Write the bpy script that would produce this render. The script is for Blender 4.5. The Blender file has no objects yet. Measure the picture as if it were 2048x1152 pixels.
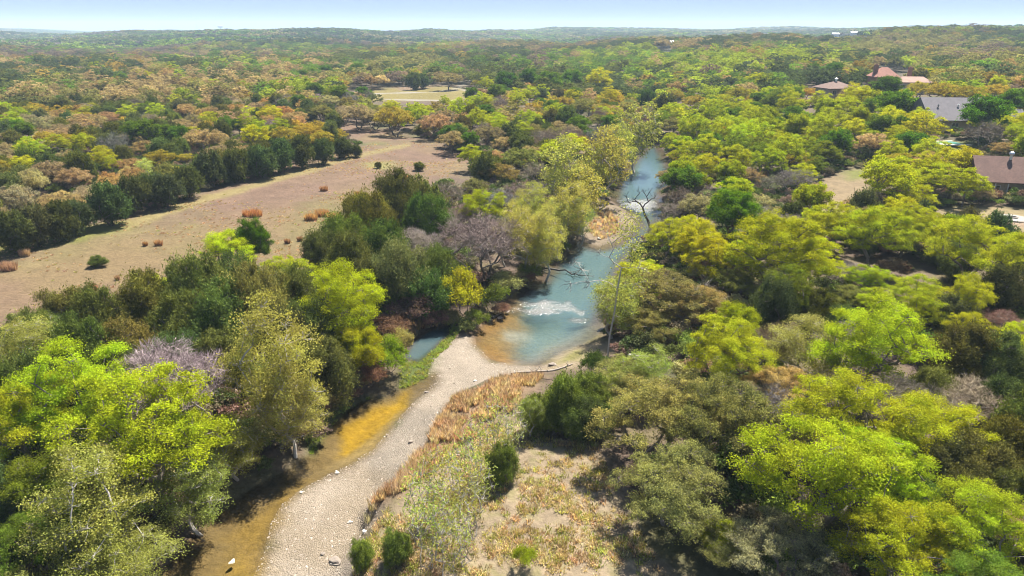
import bpy, math
import numpy as np
from math import radians as R

sc = bpy.context.scene
COL = sc.collection
# ------------------------------------------------------------------ camera
CAMZ = 38.0
F = 1365.0                      # focal length in pixels of a 2048 px wide frame (24 mm lens)
YH = 57.0                       # pixel row of the true horizon
PITCH = math.atan((576 - YH) / F)
cam_d = bpy.data.cameras.new('camera')
cam_d.sensor_width = 36.0
cam_d.lens = 36.0 * F / 2048
cam_d.clip_start = 0.5
cam_d.clip_end = 40000
cam = bpy.data.objects.new('camera', cam_d)
COL.objects.link(cam)
cam.location = (0, 0, CAMZ)
cam.rotation_euler = (math.pi / 2 - PITCH, 0, 0)
sc.camera = cam
# ------------------------------------------------------------------ sky and sun
SUN_EL, SUN_AZ = R(59), R(32)   # azimuth measured from straight ahead towards the right
w = bpy.data.worlds.new('World')
sc.world = w
w.use_nodes = True
nt = w.node_tree
nt.nodes.clear()
out = nt.nodes.new('ShaderNodeOutputWorld')
bg = nt.nodes.new('ShaderNodeBackground')
sky = nt.nodes.new('ShaderNodeTexSky')
sky.sky_type = 'NISHITA'
sky.sun_disc = False
sky.sun_elevation = SUN_EL
sky.sun_rotation = SUN_AZ
sky.altitude = 200
sky.air_density = 1.0
sky.dust_density = 0.1
sky.ozone_density = 2.0
bg.inputs['Strength'].default_value = 0.10
# thin wisps of cloud over the whole sky
tc = nt.nodes.new('ShaderNodeTexCoord')
mp = nt.nodes.new('ShaderNodeMapping')
mp.inputs['Scale'].default_value = (2.2, 2.2, 14.0)
nz = nt.nodes.new('ShaderNodeTexNoise')
nz.inputs['Scale'].default_value = 1.6
nz.inputs['Detail'].default_value = 7
nz.inputs['Roughness'].default_value = 0.58
rp = nt.nodes.new('ShaderNodeValToRGB')
rp.color_ramp.elements[0].position = 0.56
rp.color_ramp.elements[1].position = 0.80
rp.color_ramp.elements[1].color = (0.55, 0.55, 0.55, 1)
mx = nt.nodes.new('ShaderNodeMixRGB')
mx.inputs['Color2'].default_value = (9.0, 9.2, 9.6, 1)
L = nt.links.new
L(tc.outputs['Generated'], mp.inputs['Vector'])
L(mp.outputs['Vector'], nz.inputs['Vector'])
L(nz.outputs['Fac'], rp.inputs['Fac'])
L(rp.outputs['Color'], mx.inputs['Fac'])
L(sky.outputs['Color'], mx.inputs['Color1'])
# soft shoulder for the whole sky: c / (1 + a c), so that the glare near the sun stays in range
def vm(op, a_, b_):
    n = nt.nodes.new('ShaderNodeVectorMath'); n.operation = op
    for i_, v_ in enumerate((a_, b_)):
        if isinstance(v_, tuple): n.inputs[i_].default_value = v_
        else: L(v_, n.inputs[i_])
    return n.outputs[0]
c1 = vm('MULTIPLY', mx.outputs['Color'], (1.5, 1.85, 2.3))
c2 = vm('DIVIDE', c1, vm('ADD', vm('MULTIPLY', c1, (0.83, 0.63, 0.41)), (1.0, 1.0, 1.0)))
L(c2, bg.inputs['Color'])
L(bg.outputs['Background'], out.inputs['Surface'])

sun_d = bpy.data.lights.new('sun', 'SUN')
sun_d.energy = 4.2
sun_d.angle = R(0.53)
sun_d.color = (1.0, 0.95, 0.86)
sun = bpy.data.objects.new('sun', sun_d)
COL.objects.link(sun)
sun.rotation_euler = (math.pi / 2 - SUN_EL, 0, math.pi - SUN_AZ)

sc.view_settings.view_transform = 'Standard'
sc.view_settings.look = 'None'
sc.view_settings.exposure = 2.0
sc.view_settings.gamma = 1.0
sc.view_settings.use_curve_mapping = False
sc.render.engine = 'CYCLES'
cy = sc.cycles
cy.use_denoising = True
cy.denoiser = 'OPENIMAGEDENOISE'
cy.denoising_input_passes = 'RGB_ALBEDO_NORMAL'
cy.max_bounces = 8
cy.diffuse_bounces = 6
cy.glossy_bounces = 2
cy.transmission_bounces = 6
cy.transparent_max_bounces = 6
cy.volume_bounces = 0
cy.sample_clamp_indirect = 4.0
cy.use_adaptive_sampling = False
cy.caustics_reflective = False
cy.caustics_refractive = False
cy.pixel_filter_type = 'BLACKMAN_HARRIS'
cy.filter_width = 1.05

# ------------------------------------------------------------------ projection helpers
CP, SP = math.cos(PITCH), math.sin(PITCH)
FWD = np.array([0, CP, -SP]); UP = np.array([0, SP, CP])
CAM = np.array([0, 0, CAMZ])

def ray(px, py):
    cx = (np.asarray(px, float) - 1024) / F
    cyy = (576 - np.asarray(py, float)) / F
    return cx[..., None] * np.array([1., 0, 0]) + cyy[..., None] * UP + FWD

def project(P):
    rel = P - CAM
    d = rel @ FWD
    d = np.where(d < 0.1, 0.1, d)
    return 1024 + F * rel[..., 0] / d, 576 - F * (rel @ UP) / d, d

def flat(px, py, z=0.0):
    d = ray(px, py)
    t = (z - CAMZ) / d[..., 2]
    return (CAM + t[..., None] * d)[..., :2]

# ------------------------------------------------------------------ noise
def _h(ix, iy, s):
    n = (ix.astype(np.int64) * 374761393 + iy.astype(np.int64) * 668265263 + s * 974634777) & 0x7fffffff
    n = ((n ^ (n >> 13)) * 1274126177) & 0x7fffffff
    return ((n ^ (n >> 16)) & 0xffff) / 65535.0

def vnoise(x, y, s=0):
    ix, iy = np.floor(x), np.floor(y)
    fx, fy = x - ix, y - iy
    fx, fy = fx * fx * (3 - 2 * fx), fy * fy * (3 - 2 * fy)
    a, b = _h(ix, iy, s), _h(ix + 1, iy, s)
    c, d = _h(ix, iy + 1, s), _h(ix + 1, iy + 1, s)
    return a + (b - a) * fx + (c - a) * fy + (a - b - c + d) * fx * fy

def fbm(x, y, s=0, o=4):
    v, a, t = 0, 0.5, 0
    for i in range(o):
        v = v + a * vnoise(x * 2 ** i, y * 2 ** i, s + i * 17)
        t += a
        a *= 0.5
    return v / t

def sstep(a, b, x):
    t = np.clip((x - a) / (b - a), 0, 1)
    return t * t * (3 - 2 * t)

def sdf(P, poly):
    """signed distance (negative inside) of points to a polygon"""
    P = np.asarray(P, float).reshape(-1, 2)
    res = np.full(len(P), 1e9)
    ins = np.zeros(len(P), bool)
    n = len(poly)
    for i in range(n):
        a, b = poly[i], poly[(i + 1) % n]
        e = b - a
        wv = P - a
        t = np.clip((wv @ e) / (e @ e + 1e-12), 0, 1)
        d = wv - t[:, None] * e
        res = np.minimum(res, (d * d).sum(1))
        c = (a[1] <= P[:, 1]) != (b[1] <= P[:, 1])
        xx = a[0] + (P[:, 1] - a[1]) / (e[1] if abs(e[1]) > 1e-9 else 1e-9) * e[0]
        ins ^= c & (P[:, 0] < xx)
    res = np.sqrt(res)
    return np.where(ins, -res, res)

def wpoly(pts, z=0.0):
    a = np.array(pts, float)
    return flat(a[:, 0], a[:, 1], z)

def inpoly_px(px, py, pts):
    return sdf(np.stack([px, py], -1), np.array(pts, float)) < 0

# ------------------------------------------------------------------ outlines of the open ground (traced as pixels, used as ground polygons)
RIVER_PX = [(1287, 296), (1262, 322), (1240, 350), (1228, 378), (1222, 400), (1236, 412), (1262, 428), (1274, 446), (1262, 464),
            (1236, 482), (1200, 494), (1170, 486), (1146, 484), (1122, 505), (1100, 530), (1078, 555), (1040, 578), (1008, 600),
            (990, 632), (965, 652), (948, 668), (956, 694), (985, 722), (1035, 728), (1078, 731), (1104, 716), (1122, 702),
            (1160, 688), (1192, 668), (1216, 640), (1224, 600), (1244, 560), (1260, 520), (1284, 490), (1312, 468), (1322, 440),
            (1324, 418), (1324, 396), (1338, 370), (1346, 340), (1334, 316), (1320, 292), (1300, 288)]
POOL_PX = [(802, 716), (824, 682), (852, 662), (898, 648), (900, 668), (872, 698), (838, 726)]
STREAM_PX = [(868, 748), (820, 772), (770, 790), (720, 806), (680, 834), (650, 872), (630, 905), (580, 940), (530, 962), (470, 1000),
             (410, 1048), (370, 1096), (320, 1152), (250, 1260), (470, 1260), (505, 1160), (530, 1100), (540, 1050), (562, 1010), (605, 978),
             (655, 950), (705, 925), (745, 898), (782, 858), (802, 832), (832, 800), (872, 764)]
GRAVEL_PX = [(880, 690), (930, 672), (955, 694), (985, 724), (1040, 731), (1080, 734), (1130, 728), (1108, 750), (1040, 757), (980, 772), (920, 792), (890, 822), (870, 862),
             (850, 902), (822, 934), (782, 992), (742, 1032), (764, 1060), (735, 1100), (705, 1152), (690, 1260), (440, 1260), (505, 1160), (530, 1100),
             (540, 1050), (562, 1010), (605, 978), (655, 950), (705, 925), (745, 898), (782, 858), (802, 832), (832, 800), (850, 760)]
BAR_PX = [(1160, 470), (1170, 430), (1190, 408), (1222, 409), (1256, 428), (1268, 446), (1256, 462), (1232, 482), (1200, 494), (1170, 488)]
FIELD_PX = [(0, 500), (120, 470), (250, 446), (390, 402), (500, 360), (620, 330), (722, 304), (730, 290), (680, 262), (650, 246), (700, 250), (800, 266), (880, 290),
            (945, 318), (930, 348), (872, 362), (850, 382), (740, 402), (700, 440), (650, 500), (600, 545), (540, 520), (420, 545),
            (250, 610), (190, 650), (120, 625), (0, 660), (-260, 760), (-260, 570)]
RED_PX = [(905, 800), (1000, 772), (1085, 758), (1060, 800), (1020, 850), (960, 890), (905, 920), (850, 975), (800, 1010), (735, 1040), (745, 1010), (800, 950), (850, 895), (875, 850)]
CLEAR_PX = [(760, 1050), (850, 960), (960, 870), (1040, 850), (1100, 900), (1190, 900), (1225, 980), (1270, 1060), (1310, 1152), (1340, 1260), (660, 1260), (705, 1140), (735, 1095)]
SANDR_PX = [(1085, 745), (1105, 718), (1160, 690), (1205, 690), (1250, 690), (1260, 712), (1200, 740), (1150, 752)]
LAWN_PX = [(1630, 340), (1700, 318), (1770, 318), (1760, 350), (1715, 400), (1680, 420), (1640, 400)]
YARD_PX = [(1870, 405), (1960, 400), (2048, 410), (2300, 420), (2300, 470), (2048, 458), (1930, 450), (1850, 425)]
PASTURE_PX = [(700, 190), (790, 176), (850, 172), (935, 178), (1000, 184), (1060, 186), (960, 200), (900, 206), (830, 205), (760, 206), (690, 204)]
POOLYARD_PX = [(1840, 286), (1870, 276), (1940, 278), (1960, 292), (1900, 300), (1850, 300)]

river_w, pool_w, stream_w = wpoly(RIVER_PX), wpoly(POOL_PX), wpoly(STREAM_PX)
gravel_w, bar_w = wpoly(GRAVEL_PX), wpoly(BAR_PX)
chan_px = [(330, 1260), (430, 1152), (520, 1030), (650, 930), (770, 830), (850, 745), (960, 700), (1090, 690), (1130, 640), (1150, 580), (1195, 510), (1260, 470), (1290, 435), (1270, 400), (1290, 350), (1300, 300), (1310, 262), (1320, 230)]
chan_w = wpoly(chan_px)
o = np.argsort(chan_w[:, 1])
CHX, CHY = chan_w[o, 0], chan_w[o, 1]

# distance grids (fast lookup)
GX0, GX1, GY0, GY1, GS = -90.0, 120.0, 10.0, 290.0, 0.6
gx = np.arange(GX0, GX1, GS); gy = np.arange(GY0, GY1, GS)
GG = np.stack(np.meshgrid(gx, gy), -1).reshape(-1, 2)
def grid_of(p): return sdf(GG, p).reshape(len(gy), len(gx))
G_RIV, G_POOL, G_STR, G_GRA, G_BAR = [grid_of(p) for p in (river_w, pool_w, stream_w, gravel_w, bar_w)]
G_WAT = np.minimum(np.minimum(G_RIV, G_POOL), G_STR)
G_LOW = np.minimum(G_GRA, G_BAR)

def glook(G, x, y):
    fx = np.clip((x - GX0) / GS, 0, len(gx) - 1.001); fy = np.clip((y - GY0) / GS, 0, len(gy) - 1.001)
    ix, iy = fx.astype(int), fy.astype(int)
    fx, fy = fx - ix, fy - iy
    v = (G[iy, ix] * (1 - fx) + G[iy, ix + 1] * fx) * (1 - fy) + (G[iy + 1, ix] * (1 - fx) + G[iy + 1, ix + 1] * fx) * fy
    ox = np.maximum(np.maximum(GX0 - x, x - GX1), 0); oy = np.maximum(np.maximum(GY0 - y, y - GY1), 0)
    return v + np.hypot(ox, oy)

# far skyline: pixel column -> pixel row of the bare ground of the last ridge
SKX = [-900, -300, 0, 60, 200, 260, 340, 400, 450, 520, 640, 700, 830, 950, 1050, 1110, 1180, 1250, 1300, 1370, 1480, 1560, 1650, 1760, 1850, 1950, 2048, 2400, 3000]
SKY_ = [60, 57, 57, 58, 64, 65, 59, 63, 62, 64, 65, 68, 68, 66, 67, 62, 63, 60, 60, 63, 60, 61, 59, 60, 60, 60, 60, 60, 60]

def terrain(x, y):
    x = np.asarray(x, float); y = np.asarray(y, float)
    r = np.hypot(x, y)
    dw = glook(G_WAT, x, y)
    dl = glook(G_LOW, x, y)
    n1 = fbm(x * 0.22, y * 0.22, 3, 4) - 0.5
    n2 = fbm(x * 0.02, y * 0.02, 9, 4) - 0.5
    bank = 0.9 * sstep(0, 3.0, dw) + 1.5 * sstep(2, 12, dw) + 0.25 * n1
    low = 0.05 * np.clip(dw, 0, 40) ** 0.8 + 0.10 * n1 + 0.02
    wl = sstep(1.5, -1.5, dl + 2.0 * n1)
    z = bank * (1 - wl) + low * wl
    z = np.where(dw < 0, -np.clip(0.10 - dw * 0.22, 0, 1.1) * sstep(0.6, -0.6, dw) + 0.10 * n1 * sstep(-2, 0, dw), z)
    xr = np.interp(y, CHY, CHX)
    side = x - xr
    near_w = sstep(8, 90, dw)
    z = z + near_w * sstep(5, 130, side) * (3.0 + 6.0 * sstep(100, 330, y))
    z = z + near_w * sstep(5, 60, -side) * 0.8
    z = z + near_w * n2 * 5.0 * sstep(60, 300, r)
    # rolling country further out
    az = np.arctan2(x, y)
    pxc = 1024 + F * np.tan(np.clip(az, -1.3, 1.3)) / CP
    roll = (fbm(x * 0.0022, y * 0.0022, 21, 4) - 0.5)
    z = z + sstep(350, 1300, r) * roll * 34.0
    right = sstep(1350, 1950, pxc)
    z = z + right * sstep(600, 1500, r) * 22.0
    ky = np.interp(pxc, SKX, SKY_)
    zr = CAMZ - (ky - YH) / F * 6200.0 - 6.0
    ridge = sstep(3800, 6200, r)
    z = z * (1 - ridge) + zr * ridge
    mid = np.exp(-((r - 3000 - 900 * np.sin(az * 5.0)) / 700.0) ** 2)
    z = z + mid * (10 + 18 * fbm(az * 9.0 + 5, r * 0.0, 31, 3)) * (1 - right)
    return z

def at(px, py, n=14):
    """ground point seen at a pixel"""
    d = ray(px, py)
    z = 2.0
    for i in range(n):
        t = (z - CAMZ) / d[2]
        t = min(max(t, 5), 5000)
        p = CAM + t * d
        z = 0.5 * z + 0.5 * float(terrain(np.array([p[0]]), np.array([p[1]]))[0])
    return float(p[0]), float(p[1]), float(terrain(np.array([p[0]]), np.array([p[1]]))[0])

def gz(x, y):
    return float(terrain(np.array([float(x)]), np.array([float(y)]))[0])

# ------------------------------------------------------------------ object helpers
def tag(o, label=None, cat=None, group=None, kind=None):
    if label: o['label'] = label
    if cat: o['category'] = cat
    if group: o['group'] = group
    if kind: o['kind'] = kind
    return o

def link(name, data, parent=None):
    o = bpy.data.objects.new(name, data)
    COL.objects.link(o)
    if parent is not None: o.parent = parent
    return o

def empty(name, loc, rz=0.0):
    o = bpy.data.objects.new(name, None)
    o.empty_display_size = 0.3
    o.location = loc
    o.rotation_euler = (0, 0, rz)
    COL.objects.link(o)
    return o

class MB:
    """collects shapes, builds one mesh"""
    def __init__(s):
        s.v, s.f3, s.f4, s.n = [], [], [], 0
        s.a = []
    def add(s, v, f3=None, f4=None, var=None):
        v = np.asarray(v, float).reshape(-1, 3)
        s.v.append(v)
        if f3 is not None and len(f3): s.f3.append(np.asarray(f3, int).reshape(-1, 3) + s.n)
        if f4 is not None and len(f4): s.f4.append(np.asarray(f4, int).reshape(-1, 4) + s.n)
        s.a.append(np.full(len(v), 0.5) if var is None else np.broadcast_to(np.asarray(var, float), (len(v),)))
        s.n += len(v)
    def box(s, c, d, rz=0.0, taper=1.0):
        x, y, z = [q / 2 for q in d]
        v = np.array([[-x, -y, -z], [x, -y, -z], [x, y, -z], [-x, y, -z], [-x * taper, -y * taper, z], [x * taper, -y * taper, z], [x * taper, y * taper, z], [-x * taper, y * taper, z]])
        c_, s_ = math.cos(rz), math.sin(rz)
        v = v @ np.array([[c_, s_, 0], [-s_, c_, 0], [0, 0, 1]]) + np.array(c)
        s.add(v, f4=[[3, 2, 1, 0], [4, 5, 6, 7], [0, 1, 5, 4], [1, 2, 6, 5], [2, 3, 7, 6], [3, 0, 4, 7]])
    def tube(s, path, rad, sides=5, var=0.5):
        P = np.asarray(path, float)
        n = len(P)
        rad = np.broadcast_to(np.asarray(rad, float), (n,))
        T = np.gradient(P, axis=0)
        T /= np.linalg.norm(T, axis=1)[:, None] + 1e-9
        ref = np.where(np.abs(T[:, 2:3]) > 0.9, np.array([[1., 0, 0]]), np.array([[0, 0, 1.]]))
        A = np.cross(T, ref); A /= np.linalg.norm(A, axis=1)[:, None] + 1e-9
        B = np.cross(T, A)
        th = np.arange(sides) / sides * 2 * math.pi
        ring = P[:, None, :] + rad[:, None, None] * (np.cos(th)[None, :, None] * A[:, None, :] + np.sin(th)[None, :, None] * B[:, None, :])
        i, j = np.meshgrid(np.arange(n - 1), np.arange(sides), indexing='ij')
        j2 = (j + 1) % sides
        f = np.stack([i * sides + j, i * sides + j2, (i + 1) * sides + j2, (i + 1) * sides + j], -1).reshape(-1, 4)
        s.add(ring.reshape(-1, 3), f4=f, var=var)
    def lathe(s, prof, n=12, c=(0, 0, 0), cap=True):
        prof = np.asarray(prof, float)
        th = np.arange(n) / n * 2 * math.pi
        v = np.stack([prof[:, 0:1] * np.cos(th), prof[:, 0:1] * np.sin(th), np.repeat(prof[:, 1:2], n, 1)], -1) + np.array(c)
        i, j = np.meshgrid(np.arange(len(prof) - 1), np.arange(n), indexing='ij')
        j2 = (j + 1) % n
        f = np.stack([i * n + j, i * n + j2, (i + 1) * n + j2, (i + 1) * n + j], -1).reshape(-1, 4)
        s.add(v.reshape(-1, 3), f4=f)
    def leaves(s, c, t, nrm, ln, wd, var):
        """diamond shaped leaves: centre, axis, normal, length, width"""
        b = np.cross(nrm, t); b /= np.linalg.norm(b, axis=1)[:, None] + 1e-9
        ln = np.broadcast_to(ln, (len(c),))[:, None]; wd = np.broadcast_to(wd, (len(c),))[:, None]
        v = np.stack([c - t * ln / 2, c + b * wd / 2 + nrm * wd * 0.12, c + t * ln / 2, c - b * wd / 2 + nrm * wd * 0.12], 1)
        f = np.arange(len(c) * 4).reshape(-1, 4)
        s.add(v.reshape(-1, 3), f4=f, var=np.repeat(var, 4))
    def mesh(s, name, mat=None, smooth=False):
        me = bpy.data.meshes.new(name)
        V = np.concatenate(s.v).astype(np.float32)
        f3 = np.concatenate(s.f3) if s.f3 else np.zeros((0, 3), int)
        f4 = np.concatenate(s.f4) if s.f4 else np.zeros((0, 4), int)
        me.vertices.add(len(V)); me.vertices.foreach_set('co', V.ravel())
        me.loops.add(f3.size + f4.size)
        me.loops.foreach_set('vertex_index', np.concatenate([f3.ravel(), f4.ravel()]).astype(np.int32))
        me.polygons.add(len(f3) + len(f4))
        st = np.concatenate([np.arange(len(f3)) * 3, len(f3) * 3 + np.arange(len(f4)) * 4]).astype(np.int32)
        me.polygons.foreach_set('loop_start', st)
        me.polygons.foreach_set('use_smooth', np.full(len(st), bool(smooth)))
        at_ = me.attributes.new('var', 'FLOAT', 'POINT')
        at_.data.foreach_set('value', np.concatenate(s.a).astype(np.float32))
        me.update(calc_edges=True)
        if mat: me.materials.append(mat)
        return me
    def build(s, name, mat, parent=None, smooth=False):
        return link(name, s.mesh(name, mat, smooth), parent)

# ------------------------------------------------------------------ materials
def newmat(name):
    m = bpy.data.materials.new(name)
    m.use_nodes = True
    m.node_tree.nodes.clear()
    o = m.node_tree.nodes.new('ShaderNodeOutputMaterial')
    return m, m.node_tree, o

def N(t, typ, **k):
    n = t.nodes.new(typ)
    for a, b in k.items():
        if hasattr(n, a): setattr(n, a, b)
        else: n.inputs[a.replace('_', ' ')].default_value = b
    return n

def mathn(t, op, a, b=None, clamp=False):
    n = t.nodes.new('ShaderNodeMath'); n.operation = op; n.use_clamp = clamp
    for i, v in enumerate((a, b)):
        if v is None: continue
        if isinstance(v, (int, float)): n.inputs[i].default_value = v
        else: t.links.new(v, n.inputs[i])
    return n.outputs[0]

def mixc(t, fac, a, b, typ='MIX'):
    n = t.nodes.new('ShaderNodeMixRGB'); n.blend_type = typ
    for k, v in (('Fac', fac), ('Color1', a), ('Color2', b)):
        if isinstance(v, (int, float)): n.inputs[k].default_value = v
        elif isinstance(v, tuple): n.inputs[k].default_value = (*v[:3], 1)
        else: t.links.new(v, n.inputs[k])
    return n.outputs[0]

def simple(name, col, rough=0.8, noise=0.25, scale=3.0, metal=0.0, spec=0.3):
    m, t, o = newmat(name)
    p = N(t, 'ShaderNodeBsdfPrincipled'); p.inputs['Roughness'].default_value = rough; p.inputs['Metallic'].default_value = metal
    p.inputs['Specular IOR Level'].default_value = spec
    tcn = N(t, 'ShaderNodeTexCoord')
    nn = N(t, 'ShaderNodeTexNoise', Scale=scale, Detail=5.0)
    t.links.new(tcn.outputs['Object'], nn.inputs['Vector'])
    v = mathn(t, 'ADD', mathn(t, 'MULTIPLY', nn.outputs['Fac'], 2 * noise), 1 - noise)
    c = mixc(t, 1.0, col, (1, 1, 1), 'MULTIPLY')
    n = t.nodes.new('ShaderNodeVectorMath'); n.operation = 'SCALE'
    t.links.new(c, n.inputs[0]); t.links.new(v, n.inputs['Scale'])
    t.links.new(n.outputs[0], p.inputs['Base Color'])
    t.links.new(p.outputs[0], o.inputs['Surface'])
    return m

def leafmat(name, source='OBJECT', trans=0.48, second=(0.75, 0.72, 0.8), gloss=0.0, spread=0.75):
    """leaf colour = colour of the individual plant (object colour, or the instance's tint) varied leaf by leaf"""
    m, t, o = newmat(name)
    if source == 'OBJECT':
        base = N(t, 'ShaderNodeObjectInfo').outputs['Color']
    else:
        a = N(t, 'ShaderNodeAttribute'); a.attribute_type = 'INSTANCER'; a.attribute_name = 'tint'
        base = a.outputs['Color']
    va = N(t, 'ShaderNodeAttribute'); va.attribute_name = 'var'
    var = va.outputs['Fac']
    geo = N(t, 'ShaderNodeNewGeometry')
    hn = N(t, 'ShaderNodeTexNoise', Scale=0.42, Detail=3.0); t.links.new(geo.outputs['Position'], hn.inputs['Vector'])
    hs = N(t, 'ShaderNodeHueSaturation')
    t.links.new(base, hs.inputs['Color'])
    t.links.new(mathn(t, 'ADD', mathn(t, 'MULTIPLY', hn.outputs['Fac'], 0.06), 0.47), hs.inputs['Hue'])
    t.links.new(mathn(t, 'ADD', mathn(t, 'MULTIPLY', hn.outputs['Fac'], 0.5), 0.75), hs.inputs['Value'])
    base = hs.outputs['Color']
    dark = mixc(t, 1.0, base, second, 'MULTIPLY')
    c = mixc(t, mathn(t, 'SUBTRACT', mathn(t, 'MULTIPLY', var, 2.2), 0.45, True), dark, base)
    s = t.nodes.new('ShaderNodeVectorMath'); s.operation = 'SCALE'
    t.links.new(c, s.inputs[0])
    t.links.new(mathn(t, 'ADD', mathn(t, 'MULTIPLY', var, spread), 1 - spread * 0.55), s.inputs['Scale'])
    d = N(t, 'ShaderNodeBsdfDiffuse'); tr = N(t, 'ShaderNodeBsdfTranslucent'); g = N(t, 'ShaderNodeBsdfGlossy')
    g.inputs['Roughness'].default_value = 0.45
    t.links.new(s.outputs[0], d.inputs['Color'])
    tcol = mixc(t, 1.0, s.outputs[0], (1.25, 1.2, 0.75), 'MULTIPLY')
    t.links.new(tcol, tr.inputs['Color'])
    m1 = N(t, 'ShaderNodeMixShader'); m1.inputs[0].default_value = trans
    t.links.new(d.outputs[0], m1.inputs[1]); t.links.new(tr.outputs[0], m1.inputs[2])
    m2 = N(t, 'ShaderNodeMixShader'); m2.inputs[0].default_value = gloss
    t.links.new(m1.outputs[0], m2.inputs[1]); t.links.new(g.outputs[0], m2.inputs[2])
    t.links.new((m2 if gloss > 0 else m1).outputs[0], o.inputs['Surface'])
    return m

M_LEAF = leafmat('leaf')
M_OAK = leafmat('oak_leaf', second=(0.50, 0.55, 0.8), trans=0.40)
M_NEEDLE = leafmat('juniper_foliage', trans=0.28, second=(0.7, 0.75, 0.85))
M_TWIG = leafmat('bare_twigs', trans=0.0, second=(0.75, 0.72, 0.74), gloss=0.0)
M_GRASS = leafmat('grass_blades', trans=0.3, second=(0.8, 0.75, 0.7), gloss=0.0)
M_LEAF_I = leafmat('leaf_in_mass', 'INSTANCER', trans=0.42)
M_TWIG_I = leafmat('brush_in_mass', 'INSTANCER', trans=0.15, second=(0.7, 0.68, 0.7), gloss=0.0)
M_GRASS_I = leafmat('grass_in_mass', 'INSTANCER', trans=0.5, second=(0.8, 0.75, 0.7), gloss=0.0)
M_BARK = simple('bark', (0.15, 0.125, 0.105), 0.9, 0.45, 6.0)
M_PALEBARK = simple('pale_bark', (0.34, 0.31, 0.27), 0.85, 0.4, 3.0)
M_DRIFT = simple('driftwood', (0.26, 0.22, 0.18), 0.85, 0.35, 5.0)
M_ROCK = simple('limestone', (0.46, 0.42, 0.36), 0.9, 0.3, 2.0)
# ------------------------------------------------------------------ ground sheet
AZ = np.radians(np.arange(-64, 64.01, 0.36))
RAD = [12.0]
while RAD[-1] < 9800:
    RAD.append(RAD[-1] * (1.0092 if RAD[-1] < 400 else 1.02))
RAD = np.array(RAD)
ra, aa = np.meshgrid(RAD, AZ, indexing='ij')
TX, TY = (ra * np.sin(aa)).ravel(), (ra * np.cos(aa)).ravel()
TZ = terrain(TX, TY)
TP = np.stack([TX, TY, TZ], -1)
nr, na = len(RAD), len(AZ)

def lin(*c): return np.array(c, float)
n_a = fbm(TX * 0.35, TY * 0.35, 41, 5); n_b = fbm(TX * 0.06, TY * 0.06, 43, 4); n_c = fbm(TX * 1.1, TY * 1.1, 47, 3)
n_d = fbm(TX * 0.12, TY * 0.12, 53, 4)
litter = lin(0.22, 0.155, 0.115); dgrass = lin(0.25, 0.20, 0.105); ggreen = lin(0.11, 0.14, 0.035)
TC = litter + (dgrass - litter) * sstep(0.42, 0.72, n_a)[:, None]
TC = TC + (ggreen - TC) * (sstep(0.55, 0.75, n_d) * 0.55)[:, None]
rr_ = np.hypot(TX, TY)
farc = lin(0.060, 0.062, 0.030)
TC = TC + (farc - TC) * (sstep(380, 700, rr_) * 0.85)[:, None]
P2 = np.stack([TX, TY], -1)

def paint(poly_px, col, feather=2.0, amount=1.0, warp=3.0, world=None, zz=2.5):
    wp = wpoly(poly_px, zz) if world is None else world
    mn, mxx = wp.min(0) - 25, wp.max(0) + 25
    k = np.where((TX > mn[0]) & (TX < mxx[0]) & (TY > mn[1]) & (TY < mxx[1]))[0]
    if not len(k): return
    d = sdf(P2[k], wp) + warp * (n_a[k] - 0.5) + warp * 0.5 * (n_c[k] - 0.5)
    m = sstep(feather, -feather, d) * amount
    TC[k] += (np.asarray(col, float) - TC[k]) * m[:, None] if np.ndim(col) == 1 else (col[k] - TC[k]) * m[:, None]

# old field: dry pink-brown grass, tan and greenish patches
pink = lin(0.285, 0.184, 0.126); tan = lin(0.315, 0.225, 0.118); grn = lin(0.235, 0.235, 0.075)
FC = pink + (tan - pink) * sstep(0.40, 0.62, n_b)[:, None]
FC = FC + (grn - FC) * (sstep(0.52, 0.80, fbm(TX * 0.045, TY * 0.045, 61, 4)) * 0.7)[:, None]
FC = FC * (0.78 + 0.44 * n_a)[:, None]
paint(FIELD_PX, FC, 3.0, 1.0, 5.0)
paint([(250, 446), (390, 402), (500, 360), (620, 330), (722, 304), (840, 300), (900, 310), (860, 350), (700, 385), (520, 400), (420, 440), (330, 470)], pink * (0.75 + 0.5 * n_a)[:, None], 9, 0.8, 8)
paint([(0, 560), (200, 500), (400, 455), (560, 420), (690, 400), (680, 440), (600, 520), (500, 520), (250, 590), (0, 640)], (tan * lin(1.02, 1.0, 0.95)) * (0.78 + 0.44 * n_c)[:, None], 8, 0.72, 9)
paint([(560, 500), (640, 490), (700, 430), (640, 400), (590, 450)], grn * (0.8 + 0.4 * n_a)[:, None], 7, 0.45, 9)
paint([(725, 332), (775, 326), (800, 334), (770, 344), (730, 342)], lin(0.36, 0.33, 0.10), 3, 0.8, 4)
paint([(0, 502), (125, 472), (250, 448), (250, 468), (120, 498), (0, 524)], lin(0.27, 0.30, 0.055), 2.5, 0.85, 3)
paint([(250, 448), (410, 399), (600, 343), (700, 318), (815, 290), (818, 297), (700, 326), (610, 354), (420, 411), (250, 468)], lin(0.43, 0.36, 0.13), 1.2, 0.65, 3.0)
paint([(-200, 560), (0, 498), (0, 516), (-200, 590)], lin(0.27, 0.30, 0.055), 2.5, 0.85, 3)
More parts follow.
